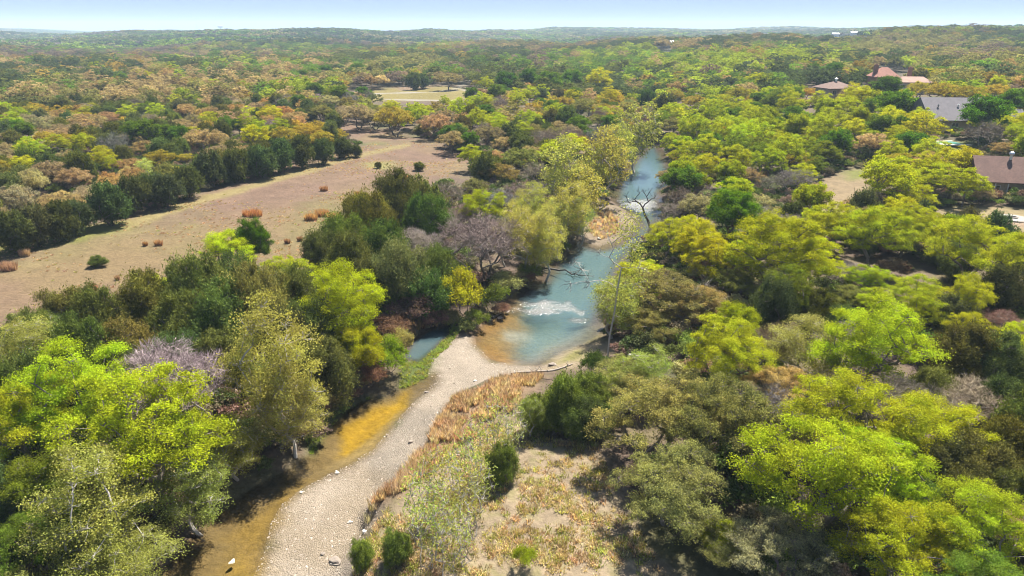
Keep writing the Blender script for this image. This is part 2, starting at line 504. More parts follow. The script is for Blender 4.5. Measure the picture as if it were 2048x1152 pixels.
# foreground clearing and red-brown bar grass
CC = lin(0.47, 0.36, 0.235) * (0.72 + 0.56 * n_a)[:, None] * (0.72 + 0.56 * n_c)[:, None]
CC = CC + (lin(0.25, 0.245, 0.075) - CC) * (sstep(0.5, 0.72, n_c) * 0.55)[:, None]
paint(CLEAR_PX, CC, 2.0, 1.0, 2.5, zz=1.5)
paint(RED_PX, lin(0.42, 0.28, 0.17) * (0.75 + 0.5 * n_c)[:, None], 1.6, 0.9, 2.5, zz=1.0)
paint([(780, 640), (850, 560), (900, 640), (890, 655), (830, 670), (790, 690)], lin(0.24, 0.16, 0.12), 3, 0.8, 3)
# gravel and sand
GR = lin(0.58, 0.48, 0.37) * (0.86 + 0.28 * n_c)[:, None] * (0.9 + 0.2 * n_a)[:, None]
GR = GR + (lin(0.46, 0.36, 0.245) - GR) * (sstep(0.52, 0.68, n_b) * 0.7)[:, None] + (lin(0.36, 0.31, 0.25) - GR) * (sstep(0.60, 0.72, n_d) * 0.6)[:, None]
wet = sstep(1.3, 0.1, glook(G_WAT, TX, TY) + 1.2 * (n_a - 0.5))[:, None]
GR = GR + (lin(0.26, 0.20, 0.13) - GR) * wet * 0.75
paint(GRAVEL_PX, GR, 0.7, 1.0, 3.2, world=gravel_w)
paint(BAR_PX, lin(0.46, 0.36, 0.25), 1.5, 1.0, 2.5, world=bar_w)
paint([(1180, 450), (1215, 425), (1250, 440), (1240, 465), (1200, 475)], lin(0.33, 0.20, 0.11), 2.0, 0.8, 3, zz=0.2)
paint(SANDR_PX, lin(0.50, 0.39, 0.25), 1.2, 1.0, 2.0, zz=0.3)
paint([(1110, 730), (1140, 705), (1170, 700), (1150, 730)], lin(0.30, 0.30, 0.05), 1, 0.7, 2, zz=0.3)
# green growth along the shallow stream
paint([(800, 745), (850, 700), (884, 690), (862, 735), (850, 765), (800, 790)], lin(0.15, 0.20, 0.045), 1.2, 0.9, 1.6, zz=0)
paint([(610, 880), (680, 815), (740, 795), (730, 812), (660, 875), (625, 915)], lin(0.17, 0.22, 0.05), 1.2, 0.9, 1.6, zz=0)
# bed of the river and stream, with a sky reflection painted into the lower pool
dw_all = glook(G_WAT, TX, TY)
k = np.where(dw_all < 1.0)[0]
bed_deep = lin(0.17, 0.21, 0.18); bed_pale = lin(0.55, 0.50, 0.40); amber = lin(0.52, 0.32, 0.012)
tt = sstep(-1.0, -4.0, dw_all[k])[:, None]
bc = TC[k] * 0.75 + (bed_deep - TC[k] * 0.75) * tt
m = sstep(0.3, -0.5, dw_all[k])[:, None]
TC[k] += (bc - TC[k]) * m
paint(STREAM_PX, lin(0.27, 0.19, 0.075) * (0.7 + 0.5 * n_a)[:, None], 0.5, 1.0, 1.5, world=stream_w)
paint([(668, 905), (690, 850), (740, 815), (815, 780), (812, 812), (770, 850), (745, 885), (700, 905)], amber * (0.7 + 0.6 * n_c)[:, None], 0.8, 1.0, 1.8, zz=0)
paint([(460, 1080), (520, 1020), (570, 988), (600, 965), (560, 1010), (540, 1050), (525, 1110), (500, 1180), (420, 1200)], lin(0.44, 0.28, 0.05) * (0.6 + 0.8 * n_c)[:, None], 2.0, 0.75, 3.5, zz=0)
paint([(640, 940), (700, 900), (760, 860), (800, 820), (790, 850), (745, 897), (690, 928)], lin(0.42, 0.31, 0.14), 0.8, 0.8, 1.5, zz=0)
paint([(975, 640), (1040, 600), (1060, 640), (1040, 700), (1020, 725), (970, 715), (955, 690)], lin(0.40, 0.23, 0.06) * (0.6 + 0.8 * n_c)[:, None], 1.5, 0.85, 3, zz=0)
paint([(1010, 655), (1050, 650), (1060, 662), (1030, 672), (1005, 668)], lin(0.55, 0.47, 0.36), 0.6, 0.9, 1.0, zz=0)
paint([(1040, 660), (1180, 650), (1150, 690), (1100, 712), (1045, 722)], lin(0.40, 0.44, 0.40), 3.0, 0.6, 3, zz=0)  # bed painted paler in place of sky reflected on the lower pool
# yards, lawns, pasture and lanes on the far side
paint(LAWN_PX, lin(0.38, 0.28, 0.16) * (0.7 + 0.6 * n_c)[:, None], 3, 1.0, 5, zz=6)
paint([(1690, 320), (1770, 315), (1765, 332), (1700, 336)], lin(0.25, 0.27, 0.06), 3, 0.9, 4, zz=6)
paint(YARD_PX, lin(0.42, 0.33, 0.17), 3, 1.0, 5, zz=5)
paint([(1940, 418), (2048, 424), (2300, 432), (2300, 446), (2040, 440), (1940, 430)], lin(0.46, 0.33, 0.22), 1.5, 1.0, 3, zz=5)
paint(POOLYARD_PX, lin(0.23, 0.26, 0.06), 4, 1.0, 4, zz=8)
pz = 2.5
paint(PASTURE_PX, lin(0.33, 0.265, 0.085) * (0.85 + 0.3 * n_b)[:, None], 5, 1.0, 10, zz=pz)
paint([(790, 172), (850, 168), (868, 176), (800, 182)], lin(0.33, 0.22, 0.15), 5, 0.9, 8, zz=pz)
for seg in ([(745, 190), (850, 186), (905, 179), (908, 182), (850, 190), (745, 194)], [(905, 180), (925, 170), (945, 155), (950, 156), (932, 170), (912, 183)],
            [(925, 179), (960, 183), (1040, 186), (1040, 189), (960, 187), (922, 182)], [(770, 201), (880, 203), (930, 205), (930, 207), (880, 206), (770, 204)],
            [(945, 156), (990, 142), (1010, 139), (1012, 141), (990, 146), (950, 158)], [(620, 158), (632, 150), (640, 150), (630, 160)], [(1390, 200), (1400, 194), (1480, 196), (1480, 202)]):
    paint(seg, lin(0.47, 0.42, 0.34), 2.0, 1.0, 1.0, zz=pz)
TC = np.clip(TC * 0.378, 0.01, 0.9)

mb = MB()
i, j = np.meshgrid(np.arange(nr - 1), np.arange(na - 1), indexing='ij')
mb.add(TP, f4=np.stack([i * na + j, i * na + j + 1, (i + 1) * na + j + 1, (i + 1) * na + j], -1).reshape(-1, 4)[:, ::-1])
m, t, o = newmat('ground')
ca = N(t, 'ShaderNodeAttribute'); ca.attribute_name = 'Col'
ga = N(t, 'ShaderNodeAttribute'); ga.attribute_name = 'gravel'
geo = N(t, 'ShaderNodeNewGeometry')
na1 = N(t, 'ShaderNodeTexNoise', Scale=1.7, Detail=8.0, Roughness=0.65); t.links.new(geo.outputs['Position'], na1.inputs['Vector'])
na2 = N(t, 'ShaderNodeTexNoise', Scale=0.35, Detail=6.0, Roughness=0.6); t.links.new(geo.outputs['Position'], na2.inputs['Vector'])
vo = N(t, 'ShaderNodeTexVoronoi', Scale=9.0); t.links.new(geo.outputs['Position'], vo.inputs['Vector'])
f1 = mathn(t, 'ADD', mathn(t, 'MULTIPLY', na1.outputs['Fac'], 1.1), 0.45)
f2 = mathn(t, 'ADD', mathn(t, 'MULTIPLY', na2.outputs['Fac'], 0.7), 0.65)
vs = N(t, 'ShaderNodeSeparateColor'); t.links.new(vo.outputs['Color'], vs.inputs[0])
peb = mathn(t, 'ADD', mathn(t, 'MULTIPLY', vs.outputs[0], 0.26), 0.87)
soil = mathn(t, 'MULTIPLY', f1, f2)
mm = N(t, 'ShaderNodeMix'); mm.data_type = 'FLOAT'
t.links.new(ga.outputs['Fac'], mm.inputs[0]); t.links.new(soil, mm.inputs[2]); t.links.new(peb, mm.inputs[3])
scl = t.nodes.new('ShaderNodeVectorMath'); scl.operation = 'SCALE'
t.links.new(ca.outputs['Color'], scl.inputs[0]); t.links.new(mm.outputs[0], scl.inputs['Scale'])
p = N(t, 'ShaderNodeBsdfPrincipled'); p.inputs['Roughness'].default_value = 0.95; p.inputs['Specular IOR Level'].default_value = 0.15
t.links.new(scl.outputs[0], p.inputs['Base Color'])
bmp = N(t, 'ShaderNodeBump', Strength=0.9, Distance=0.25)
hh = mathn(t, 'ADD', na1.outputs['Fac'], mathn(t, 'MULTIPLY', vo.outputs['Distance'], mathn(t, 'MULTIPLY', ga.outputs['Fac'], -0.5)))
t.links.new(hh, bmp.inputs['Height'])
t.links.new(bmp.outputs[0], p.inputs['Normal'])
t.links.new(p.outputs[0], o.inputs['Surface'])
M_GROUND = m
me = mb.mesh('ground', M_GROUND, True)
a = me.color_attributes.new('Col', 'FLOAT_COLOR', 'POINT')
a.data.foreach_set('color', np.concatenate([TC, np.ones((len(TC), 1))], 1).astype(np.float32).ravel())
a = me.attributes.new('gravel', 'FLOAT', 'POINT')
glow_ = sstep(0.8, -0.8, np.minimum(glook(G_GRA, TX, TY), glook(G_BAR, TX, TY))) * sstep(-0.6, 0.2, dw_all)
a.data.foreach_set('value', glow_.astype(np.float32))
tag(link('ground', me), 'open ground of dry grass, leaf litter and pale gravel running to the hills', 'ground', kind='structure')

# ------------------------------------------------------------------ water
STEP = 0.5
xs = np.arange(-60, 90, STEP); ys = np.arange(20, 285, STEP)
wx, wy = np.meshgrid(xs, ys)
wd = glook(G_WAT, wx.ravel(), wy.ravel()).reshape(wx.shape)
keep = wd < 1.2
cell = keep[:-1, :-1] & keep[1:, :-1] & keep[:-1, 1:] & keep[1:, 1:]
idx = np.arange(wx.size).reshape(wx.shape)
q = np.stack([idx[:-1, :-1][cell], idx[:-1, 1:][cell], idx[1:, 1:][cell], idx[1:, :-1][cell]], -1)
used = np.unique(q)
rem = np.full(wx.size, -1); rem[used] = np.arange(len(used))
WXY = np.stack([wx.ravel()[used], wy.ravel()[used]], -1)

def wmask(px, f=1.0, warp=2.0):
    d = sdf(WXY, wpoly(px)) + warp * (fbm(WXY[:, 0] * 0.6, WXY[:, 1] * 0.6, 5, 4) - 0.5)
    return sstep(f, -f, d)
RIF1 = [(1040, 622), (1070, 608), (1120, 608), (1152, 616), (1145, 624), (1100, 626), (1060, 630)]
RIF2 = [(1240, 402), (1275, 398), (1308, 402), (1306, 418), (1280, 424), (1250, 418)]
RIF3 = [(1142, 640), (1162, 634), (1166, 640), (1150, 646)]
rif = np.maximum(np.maximum(wmask(RIF1, 1.3, 6.0), wmask(RIF2, 1.4, 6.0)), wmask(RIF3, 0.8, 3.0) * 0.8)
WZ = 0.09 * rif * (fbm(WXY[:, 0] * 1.3, WXY[:, 1] * 1.3, 77, 3) - 0.35)
mb = MB()
mb.add(np.concatenate([WXY, WZ[:, None]], 1), f4=rem[q])
dd = -glook(G_RIV, WXY[:, 0], WXY[:, 1])
deep = sstep(1.0, 4.5, dd) * (1 - 0.75 * wmask([(960, 640), (1050, 600), (1065, 640), (1050, 690), (1050, 740), (960, 740)], 2.5)) * (1 - 0.45 * wmask([(1040, 640), (1240, 640), (1200, 740), (1000, 740)], 3))
deep = np.maximum(deep, 0.8 * sstep(0.0, 1.0, -glook(G_POOL, WXY[:, 0], WXY[:, 1])))  # side pool made teal to stand in for the blue sky it reflects
m, t, o = newmat('river_water')
dp = N(t, 'ShaderNodeAttribute'); dp.attribute_name = 'depth_sky_tint'
rf = N(t, 'ShaderNodeAttribute'); rf.attribute_name = 'riffle'
geo = N(t, 'ShaderNodeNewGeometry')
w1 = N(t, 'ShaderNodeTexNoise', Scale=1.6, Detail=4.0); t.links.new(geo.outputs['Position'], w1.inputs['Vector'])
w2 = N(t, 'ShaderNodeTexNoise', Scale=6.0, Detail=4.0, Roughness=0.7); t.links.new(geo.outputs['Position'], w2.inputs['Vector'])
ht = mathn(t, 'ADD', mathn(t, 'MULTIPLY', w1.outputs['Fac'], 0.035), mathn(t, 'MULTIPLY', w2.outputs['Fac'], mathn(t, 'ADD', mathn(t, 'MULTIPLY', rf.outputs['Fac'], 0.33), 0.006)))
bmp = N(t, 'ShaderNodeBump', Strength=1.0, Distance=1.0); t.links.new(ht, bmp.inputs['Height'])
gl = N(t, 'ShaderNodeBsdfGlossy'); gl.inputs['Roughness'].default_value = 0.06
t.links.new(mathn(t, 'ADD', mathn(t, 'MULTIPLY', rf.outputs['Fac'], 0.22), 0.05), gl.inputs['Roughness'])
t.links.new(bmp.outputs[0], gl.inputs['Normal'])
tr = N(t, 'ShaderNodeBsdfTransparent'); t.links.new(mixc(t, dp.outputs['Fac'], (0.97, 0.96, 0.92), (0.72, 0.90, 0.90)), tr.inputs['Color'])
df = N(t, 'ShaderNodeBsdfDiffuse')
t.links.new(mixc(t, rf.outputs['Fac'], (0.10, 0.165, 0.185), (0.36, 0.35, 0.34)), df.inputs['Color'])
foam = N(t, 'ShaderNodeTexNoise', Scale=2.6, Detail=5.0, Roughness=0.8); t.links.new(geo.outputs['Position'], foam.inputs['Vector'])  # white flecks: broken water, with sun glints painted in as colour
glint_foamf = mathn(t, 'MULTIPLY', rf.outputs['Fac'], mathn(t, 'MULTIPLY', mathn(t, 'SUBTRACT', foam.outputs['Fac'], 0.54, True), 16.0, True))
mA = N(t, 'ShaderNodeMixShader')
t.links.new(mathn(t, 'MAXIMUM', mathn(t, 'MULTIPLY', dp.outputs['Fac'], 0.42), glint_foamf), mA.inputs[0])
t.links.new(tr.outputs[0], mA.inputs[1]); t.links.new(df.outputs[0], mA.inputs[2])
fr = N(t, 'ShaderNodeFresnel', IOR=1.42); t.links.new(bmp.outputs[0], fr.inputs['Normal'])
mB = N(t, 'ShaderNodeMixShader'); t.links.new(fr.outputs[0], mB.inputs[0])
t.links.new(mA.outputs[0], mB.inputs[1]); t.links.new(gl.outputs[0], mB.inputs[2])
t.links.new(mB.outputs[0], o.inputs['Surface'])
me = mb.mesh('river', m, True)
for nm, val in (('depth_sky_tint', deep), ('riffle', rif)):
    a = me.attributes.new(nm, 'FLOAT', 'POINT'); a.data.foreach_set('value', val.astype(np.float32))
tag(link('river', me), 'turquoise river narrowing to a clear amber shallow stream beside the gravel', 'river', kind='structure')
# ------------------------------------------------------------------ air between here and the hills
hz = MB()
hz.box((0, 4900, 58.5), (19600, 10300, 131))
m, t, o = newmat('air')
pv = N(t, 'ShaderNodeVolumePrincipled')
pv.inputs['Color'].default_value = (0.66, 0.84, 1.0, 1)
pv.inputs['Density'].default_value = 0.00014
pv.inputs['Anisotropy'].default_value = 0.0
t.links.new(pv.outputs[0], o.inputs['Volume'])
tag(hz.build('haze', m), 'thin blue haze over the far hills', 'haze', kind='stuff')
# ------------------------------------------------------------------ tree makers
def unit(v): return v / (np.linalg.norm(v, axis=-1, keepdims=True) + 1e-9)

def skeleton(rs, lobes, trunk_path, rt, gnarl=0.10):
    """joins lobe centres to the trunk with bent limbs; returns list of (path, radii)"""
    nodes = [np.array(p, float) for p in trunk_path]
    parent = [-1] + list(range(len(nodes) - 1))
    wgt = [0.0] * len(nodes)
    dist = [0.0]
    for i in range(1, len(nodes)): dist.append(dist[-1] + np.linalg.norm(nodes[i] - nodes[i - 1]))
    paths = []
    top = nodes[-1]
    ntr = len(nodes)
    for li in np.argsort(np.linalg.norm(lobes - top, axis=1)):
        g = lobes[li]
        A = np.array(nodes)
        dv = g - A
        dn = np.linalg.norm(dv, axis=1)
        cost = dn + 0.6 * np.maximum(0, A[:, 2] - g[2]) + 0.22 * np.array(dist)
        cost[:max(1, ntr - 3)] += 3.0
        b = int(np.argmin(cost))
        p0 = A[b]
        L_ = dn[b]
        n = int(np.clip(round(L_ / 0.8), 2, 6))
        mid = (p0 + g) / 2 + np.array([0, 0, 0.12 * L_]) + rs.normal(0, gnarl * L_, 3)
        tt = np.linspace(0, 1, n + 1)[1:, None]
        pts = (1 - tt) ** 2 * p0 + 2 * tt * (1 - tt) * mid + tt ** 2 * g
        pts[:-1] += rs.normal(0, 0.035 * L_, (n - 1, 3)) if n > 1 else 0
        ids = [b]
        for p_ in pts:
            parent.append(ids[-1]); nodes.append(p_); wgt.append(0.0)
            dist.append(dist[ids[-1]] + np.linalg.norm(p_ - nodes[ids[-1]]))
            ids.append(len(nodes) - 1)
        wgt[-1] += 1.0
        paths.append(ids)
    W = np.array(wgt)
    for i in range(len(nodes) - 1, 0, -1): W[parent[i]] += W[i]
    r = np.maximum(rt * (W / max(W[0], 1)) ** 0.5, 0.022 * rt / 0.25)
    N_ = np.array(nodes)
    out = [(N_[list(range(ntr))], r[:ntr] * np.linspace(1.15, 1.0, ntr))]
    for ids in paths:
        rr = r[ids].copy(); rr[0] = min(rr[0], rr[1] * 1.25)
        rr[-1] *= 0.7
        out.append((N_[ids], rr))
    return out

def make_tree(seed, H=10., Wd=10., base=0.25, n=22, lr=1.7, nsub=11, nl=1200, leaf=(0.2, 0.13), flat=0.6, subsig=0.26, up=0.55,
              zmin=-0.35, rt=0.25, cone=0.0, stems=1, droop=0.0, axisup=0.0, twig=True, twigmode=False, sides=5, irr=0.28, gnarl=0.10, subflat=0.7, skel=True):
    rs = np.random.default_rng(seed)
    Hc = H * (1 - base)
    cz = H - Hc / 2
    ph = rs.uniform(0, 6.28, 3)
    lobes = []
    for i in range(n):
        best, bd = None, -1
        for c in range(14):
            u = rs.normal(size=3); u /= np.linalg.norm(u)
            if u[2] < zmin: u[2] = -u[2] * rs.uniform(0.2, 1)
            q = rs.uniform(0.25, 1.0) ** 0.45
            a = math.atan2(u[1], u[0])
            k = 1 + irr * (0.6 * math.sin(2 * a + ph[0]) + 0.4 * math.sin(3 * a + ph[1])) + 0.12 * rs.normal()
            p = np.array([u[0] * q * max(Wd / 2 - lr * 0.75, .2) * k, u[1] * q * max(Wd / 2 - lr * 0.75, .2) * k, cz + u[2] * q * max(Hc / 2 - lr * flat * 0.8, .2)])
            hrel = (p[2] - base * H) / Hc
            if cone: p[:2] *= (1 - cone * max(0, hrel)) * 1.25
            d = 9 if not lobes else min(np.linalg.norm((p - l) * np.array([1, 1, 1.3])) for l in lobes)
            if d > bd: best, bd = p, d
        lobes.append(best)
    lobes = np.array(lobes)
    lrs = lr * rs.uniform(0.72, 1.25, n)
    if cone: lrs *= 1.1 - cone * 0.75 * np.clip((lobes[:, 2] - base * H) / Hc, 0, 1)
    th = max(base * H * 1.1, 0.12 * H)
    tm = MB()
    off = np.array([0., 0, 0])
    groups = [np.arange(n)] if stems == 1 else [np.where(((np.arctan2(lobes[:, 1], lobes[:, 0]) + math.pi) / (2 * math.pi) * stems).astype(int) % stems == s)[0] for s in range(stems)]
    for s, g in enumerate(groups):
        if not len(g): continue
        mean = lobes[g].mean(0)
        lean = (mean[:2] * (0.12 if stems == 1 else 0.45) + rs.normal(0, 0.035 * H, 2))
        b0 = np.array([0., 0, 0]) if stems == 1 else np.r_[unit(mean[:2]) * rt * 0.9, 0]
        tp = [b0 + np.array([0, 0, -0.4])]
        for f in (0.0, 0.35, 0.7, 1.0):
            tp.append(b0 + np.r_[lean * f ** 1.4, th * f] + (rs.normal(0, 0.012 * H, 3) * [1, 1, 0] if 0 < f < 1 else 0))
        for pth, rad in (skeleton(rs, lobes[g], tp, rt / stems ** 0.5, gnarl) if skel else []):
            big = rad[0] > 0.07
            tm.tube(pth, rad, (sides + 1) if big else max(3, sides - 2), var=0.5)
    cm = MB()
    C, T, Nn, V, LN = [], [], [], [], []
    for i in range(n):
        k = max(2, int(nsub * (lrs[i] / lr) ** 1.5 + 0.5))
        d = unit(rs.normal(size=(k, 3)))
        d[:, 2] = np.where(d[:, 2] < -0.3, -d[:, 2], d[:, 2])
        sc_ = lobes[i] + d * lrs[i] * (rs.uniform(0.25, 1.0, (k, 1)) ** 0.5) * np.array([1, 1, flat])
        if droop: sc_[:, 2] -= droop * np.linalg.norm((sc_ - lobes[i])[:, :2], axis=1) ** 2 / lrs[i]
        if twig and tm.n is not None and skel:
            for p in sc_:
                mdp = (lobes[i] + p) / 2 + rs.normal(0, 0.1 * lrs[i], 3)
                tm.tube([lobes[i], mdp, p], np.array([0.03, 0.02, 0.008]) * (rt / 0.25) ** 0.5, 3, var=0.5)
        m_ = max(1, int(nl / k * (lrs[i] / lr) ** 2))
        sv = rs.uniform(0, 1, k)
        for jx, p in enumerate(sc_):
            sg = subsig * lrs[i] * rs.uniform(0.7, 1.3)
            q = rs.normal(size=(m_, 3)) * sg * np.array([1, 1, subflat])
            if twigmode:
                ax = unit(unit(p - lobes[i])[None] * 0.9 + rs.normal(size=(m_, 3)) * 0.75 + np.array([0, 0, 0.25]))
                C.append(p + q * 0.6 + ax * leaf[0] * 0.3)
                T.append(ax); Nn.append(unit(rs.normal(size=(m_, 3))))
                LN.append(rs.uniform(0.5, 1.3, m_))
            else:
                C.append(p + q)
                nn = unit(rs.normal(size=(m_, 3)) * 0.8 + np.array([0, 0, up]) + unit(p - lobes[i]) * 0.2)
                tt = rs.normal(size=(m_, 3)) + np.array([0, 0, axisup]) + axisup * 0.5 * unit(p - np.array([0, 0, cz]))[None]
                tt = unit(tt - (tt * nn).sum(1, keepdims=True) * nn)
                T.append(tt); Nn.append(nn); LN.append(rs.uniform(0.65, 1.35, m_))
            V.append(np.clip(0.45 * sv[jx] + 0.55 * rs.uniform(0, 1, m_), 0, 1))
    C, T, Nn, V, LN = np.concatenate(C), np.concatenate(T), np.concatenate(Nn), np.concatenate(V), np.concatenate(LN)
    kp = C[:, 2] > 0.05
    C, T, Nn, V, LN = C[kp], T[kp], Nn[kp], V[kp], LN[kp]
    Nn = unit(np.cross(T, np.cross(Nn, T)))
    cm.leaves(C, T, Nn, leaf[0] * LN, leaf[1] * (0.6 + 0.4 * LN), V)
    return tm, cm, H, Wd

#            kind: (near parameters), trunk name material, leaf material
SPEC = {
 'elm':    dict(H=12.0, Wd=11.0, base=0.16, n=38, lr=1.3, nsub=9, nl=1120, leaf=(0.165, 0.095), flat=0.62, subsig=0.24, up=1.1, rt=0.26, droop=0.28, irr=0.32, zmin=-0.5, subflat=0.55),
 'dense':  dict(H=9.5, Wd=8.5, base=0.16, n=34, lr=1.25, nsub=9, nl=1300, leaf=(0.17, 0.11), flat=0.8, subsig=0.25, up=0.9, rt=0.26, irr=0.2, zmin=-0.55),
 'oak':    dict(H=8.5, Wd=11.0, base=0.14, n=46, lr=1.1, nsub=10, nl=1000, leaf=(0.15, 0.09), flat=0.75, subsig=0.22, up=0.9, rt=0.30, stems=2, irr=0.24, zmin=-0.3, gnarl=0.16),
 'juniper': dict(H=7.0, Wd=5.4, base=-0.06, n=36, lr=0.95, nsub=11, nl=900, leaf=(0.26, 0.07), flat=1.15, subsig=0.24, up=0.0, rt=0.20, cone=0.30, stems=2, axisup=1.5, irr=0.15, zmin=-1.0, subflat=1.5),
 'sycamore': dict(H=13.0, Wd=7.0, base=0.14, n=32, lr=1.15, nsub=12, nl=620, leaf=(0.15, 0.105), flat=1.0, subsig=0.30, up=0.3, rt=0.20, cone=0.35, irr=0.25, zmin=-0.8, gnarl=0.08),
 'bare':   dict(H=8.5, Wd=9.5, base=0.12, n=34, lr=1.35, nsub=12, nl=260, leaf=(0.85, 0.030), flat=0.85, subsig=0.30, rt=0.24, stems=3, irr=0.2, zmin=-0.3, twigmode=True, gnarl=0.14),
 'shrub':  dict(H=2.6, Wd=3.4, base=0.05, n=10, lr=0.62, nsub=9, nl=520, leaf=(0.14, 0.08), flat=0.9, subsig=0.30, up=0.3, rt=0.05, stems=3, irr=0.3, zmin=-0.2),
 'willow': dict(H=5.5, Wd=2.0, base=0.10, n=14, lr=0.45, nsub=7, nl=30, leaf=(0.20, 0.06), flat=1.3, subsig=0.36, up=0.1, rt=0.05, stems=3, axisup=0.8, irr=0.3, zmin=-0.9, subflat=1.4),
}
NVAR = {'elm': 4, 'dense': 2, 'oak': 3, 'juniper': 4, 'sycamore': 3, 'bare': 3, 'shrub': 3, 'willow': 3}
LMAT = {'elm': M_LEAF, 'dense': M_LEAF, 'oak': M_OAK, 'juniper': M_NEEDLE, 'sycamore': M_LEAF, 'bare': M_TWIG, 'shrub': M_LEAF, 'willow': M_LEAF}
BMAT = {'sycamore': M_PALEBARK, 'willow': M_PALEBARK}
PROTO = {}
def lodspec(sp, lod):
    k = dict(SPEC[sp])
    if lod == 1:
        s = 1.9 if sp != 'bare' else 1.7
        k['nl'] = max(6, int(k['nl'] / 3.6)); k['leaf'] = (k['leaf'][0] * (s if sp != 'bare' else 1.1), k['leaf'][1] * s)
        k['twig'] = sp in ('sycamore', 'bare'); k['sides'] = 4
    elif lod == 2:
        s = 4.0
        k['nl'] = max(3, int(k['nl'] / 20)); k['leaf'] = (k['leaf'][0] * (s if sp != 'bare' else 1.3), k['leaf'][1] * s)
        k['nsub'] = max(3, k['nsub'] // 2); k['twig'] = False; k['sides'] = 3; k['skel'] = sp in ('bare',)
    return k
def proto(sp, lod, var):
    key = (sp, lod, var)
    if key not in PROTO:
        tm, cm, H, Wd = make_tree(sum(map(ord, sp)) * 10 + var * 7 + 3, **lodspec(sp, lod))
        PROTO[key] = (tm.mesh(sp + '_trunk', BMAT.get(sp, M_BARK)) if tm.n else None, cm.mesh(sp + '_crown', LMAT[sp]), H, Wd)
    return PROTO[key]

# palettes: look, kind, leaf colour (base colour of the leaf itself), spread, name, words for labels
PAL = {
 'lime':    ('elm',  (0.345, 0.395, 0.018), 0.10, 'broadleaf_tree', 'lime green broadleaf tree'),
 'limelow': ('dense', (0.270, 0.330, 0.012), 0.10, 'broadleaf_tree', 'compact lime green tree'),
 'yellow':  ('elm',  (0.375, 0.390, 0.016), 0.12, 'broadleaf_tree', 'yellow green broadleaf tree'),
 'green':   ('dense', (0.090, 0.165, 0.012), 0.15, 'leafy_tree', 'deep green rounded tree'),
 'midgreen': ('elm', (0.160, 0.210, 0.022), 0.15, 'broadleaf_tree', 'mid green broadleaf tree'),
 'oaktan':  ('oak',  (0.37, 0.285, 0.135), 0.14, 'oak_tree', 'tan spreading oak'),
 'oakolive': ('oak', (0.260, 0.235, 0.065), 0.14, 'oak_tree', 'olive brown spreading oak'),
 'oakgold': ('oak',  (0.380, 0.300, 0.035), 0.12, 'oak_tree', 'golden yellow oak'),
 'orange':  ('oak',  (0.38, 0.26, 0.10), 0.12, 'oak_tree', 'orange brown oak'),
 'juniper': ('juniper', (0.125, 0.140, 0.028), 0.22, 'juniper', 'dark green juniper'),
 'juniperdk': ('juniper', (0.095, 0.112, 0.032), 0.2, 'juniper', 'blackish green juniper'),
 'bare':    ('bare', (0.31, 0.255, 0.20), 0.12, 'bare_tree', 'leafless grey twiggy tree'),
 'barebrown': ('bare', (0.230, 0.160, 0.110), 0.15, 'bare_tree', 'leafless brown twiggy tree'),
 'pale':    ('sycamore', (0.370, 0.370, 0.090), 0.12, 'pale_tree', 'pale yellow green upright tree'),
 'palegreen': ('sycamore', (0.270, 0.310, 0.065), 0.12, 'pale_tree', 'pale green loose upright tree'),
 'shrubgreen': ('shrub', (0.120, 0.170, 0.030), 0.2, 'shrub', 'leafy green shrub'),
 'shrublime': ('shrub', (0.210, 0.290, 0.018), 0.15, 'shrub', 'lime green shrub'),
 'shrubpale': ('shrub', (0.280, 0.270, 0.110), 0.15, 'shrub', 'pale grey green shrub'),
 'shrubbrown': ('shrub', (0.200, 0.130, 0.090), 0.2, 'shrub', 'brown dry shrub'),
 'willow':  ('willow', (0.340, 0.380, 0.090), 0.12, 'willow_sapling', 'slender pale green sapling'),
}
rng = np.random.default_rng(11)
TREES = []          # every individual: dict(px, py, x, y, root, look, label)
def jitter(c, s):
    c = np.array(c) * np.exp(rng.normal(0, s, 3) * np.array([0.6, 0.3, 0.8]) + rng.normal(0, s * 0.8))
    return tuple(np.clip(c, 0.005, 0.7))

def grow(pal, x, y, width, hr=1.0, label=None, group=None, col=None, rz=None, var=None, z=None, lod=None, lean=0.0):
    sp, c0, s, name, words = PAL[pal]
    d = math.hypot(x, y)
    if lod is None: lod = 0 if d < 125 else 1
    v = int(rng.integers(NVAR[sp])) if var is None else var % NVAR[sp]
    tmesh, cmesh, H, Wd = proto(sp, lod, v)
    zz = gz(x, y) if z is None else z
    root = empty(name, (x, y, zz - 0.05), rng.uniform(0, 6.28) if rz is None else rz)
    s_ = width / Wd
    hr = hr * float(rng.uniform(0.92, 1.12))
    root.scale = (s_, s_, s_ * hr)
    if lean: root.rotation_euler[1] = lean
    c = jitter(c0, s) if col is None else col
    if tmesh:
        link('trunk', tmesh, root)
    cr = link('twigs' if sp == 'bare' else ('foliage' if sp in ('juniper', 'shrub', 'willow') else 'crown'), cmesh, root)
    cr.color = (*c, 1)
    px, py, dep = project(np.array([x, y, zz + 0.55 * H * s_ * hr]))
    TREES.append(dict(px=float(px), py=float(py), x=x, y=y, root=root, words=words, label=label, group=group, w=width, wp=width * F / dep, h=H * s_ * hr))
    root['category'] = 'shrub' if sp == 'shrub' else ('sapling' if sp == 'willow' else 'tree')
    return root

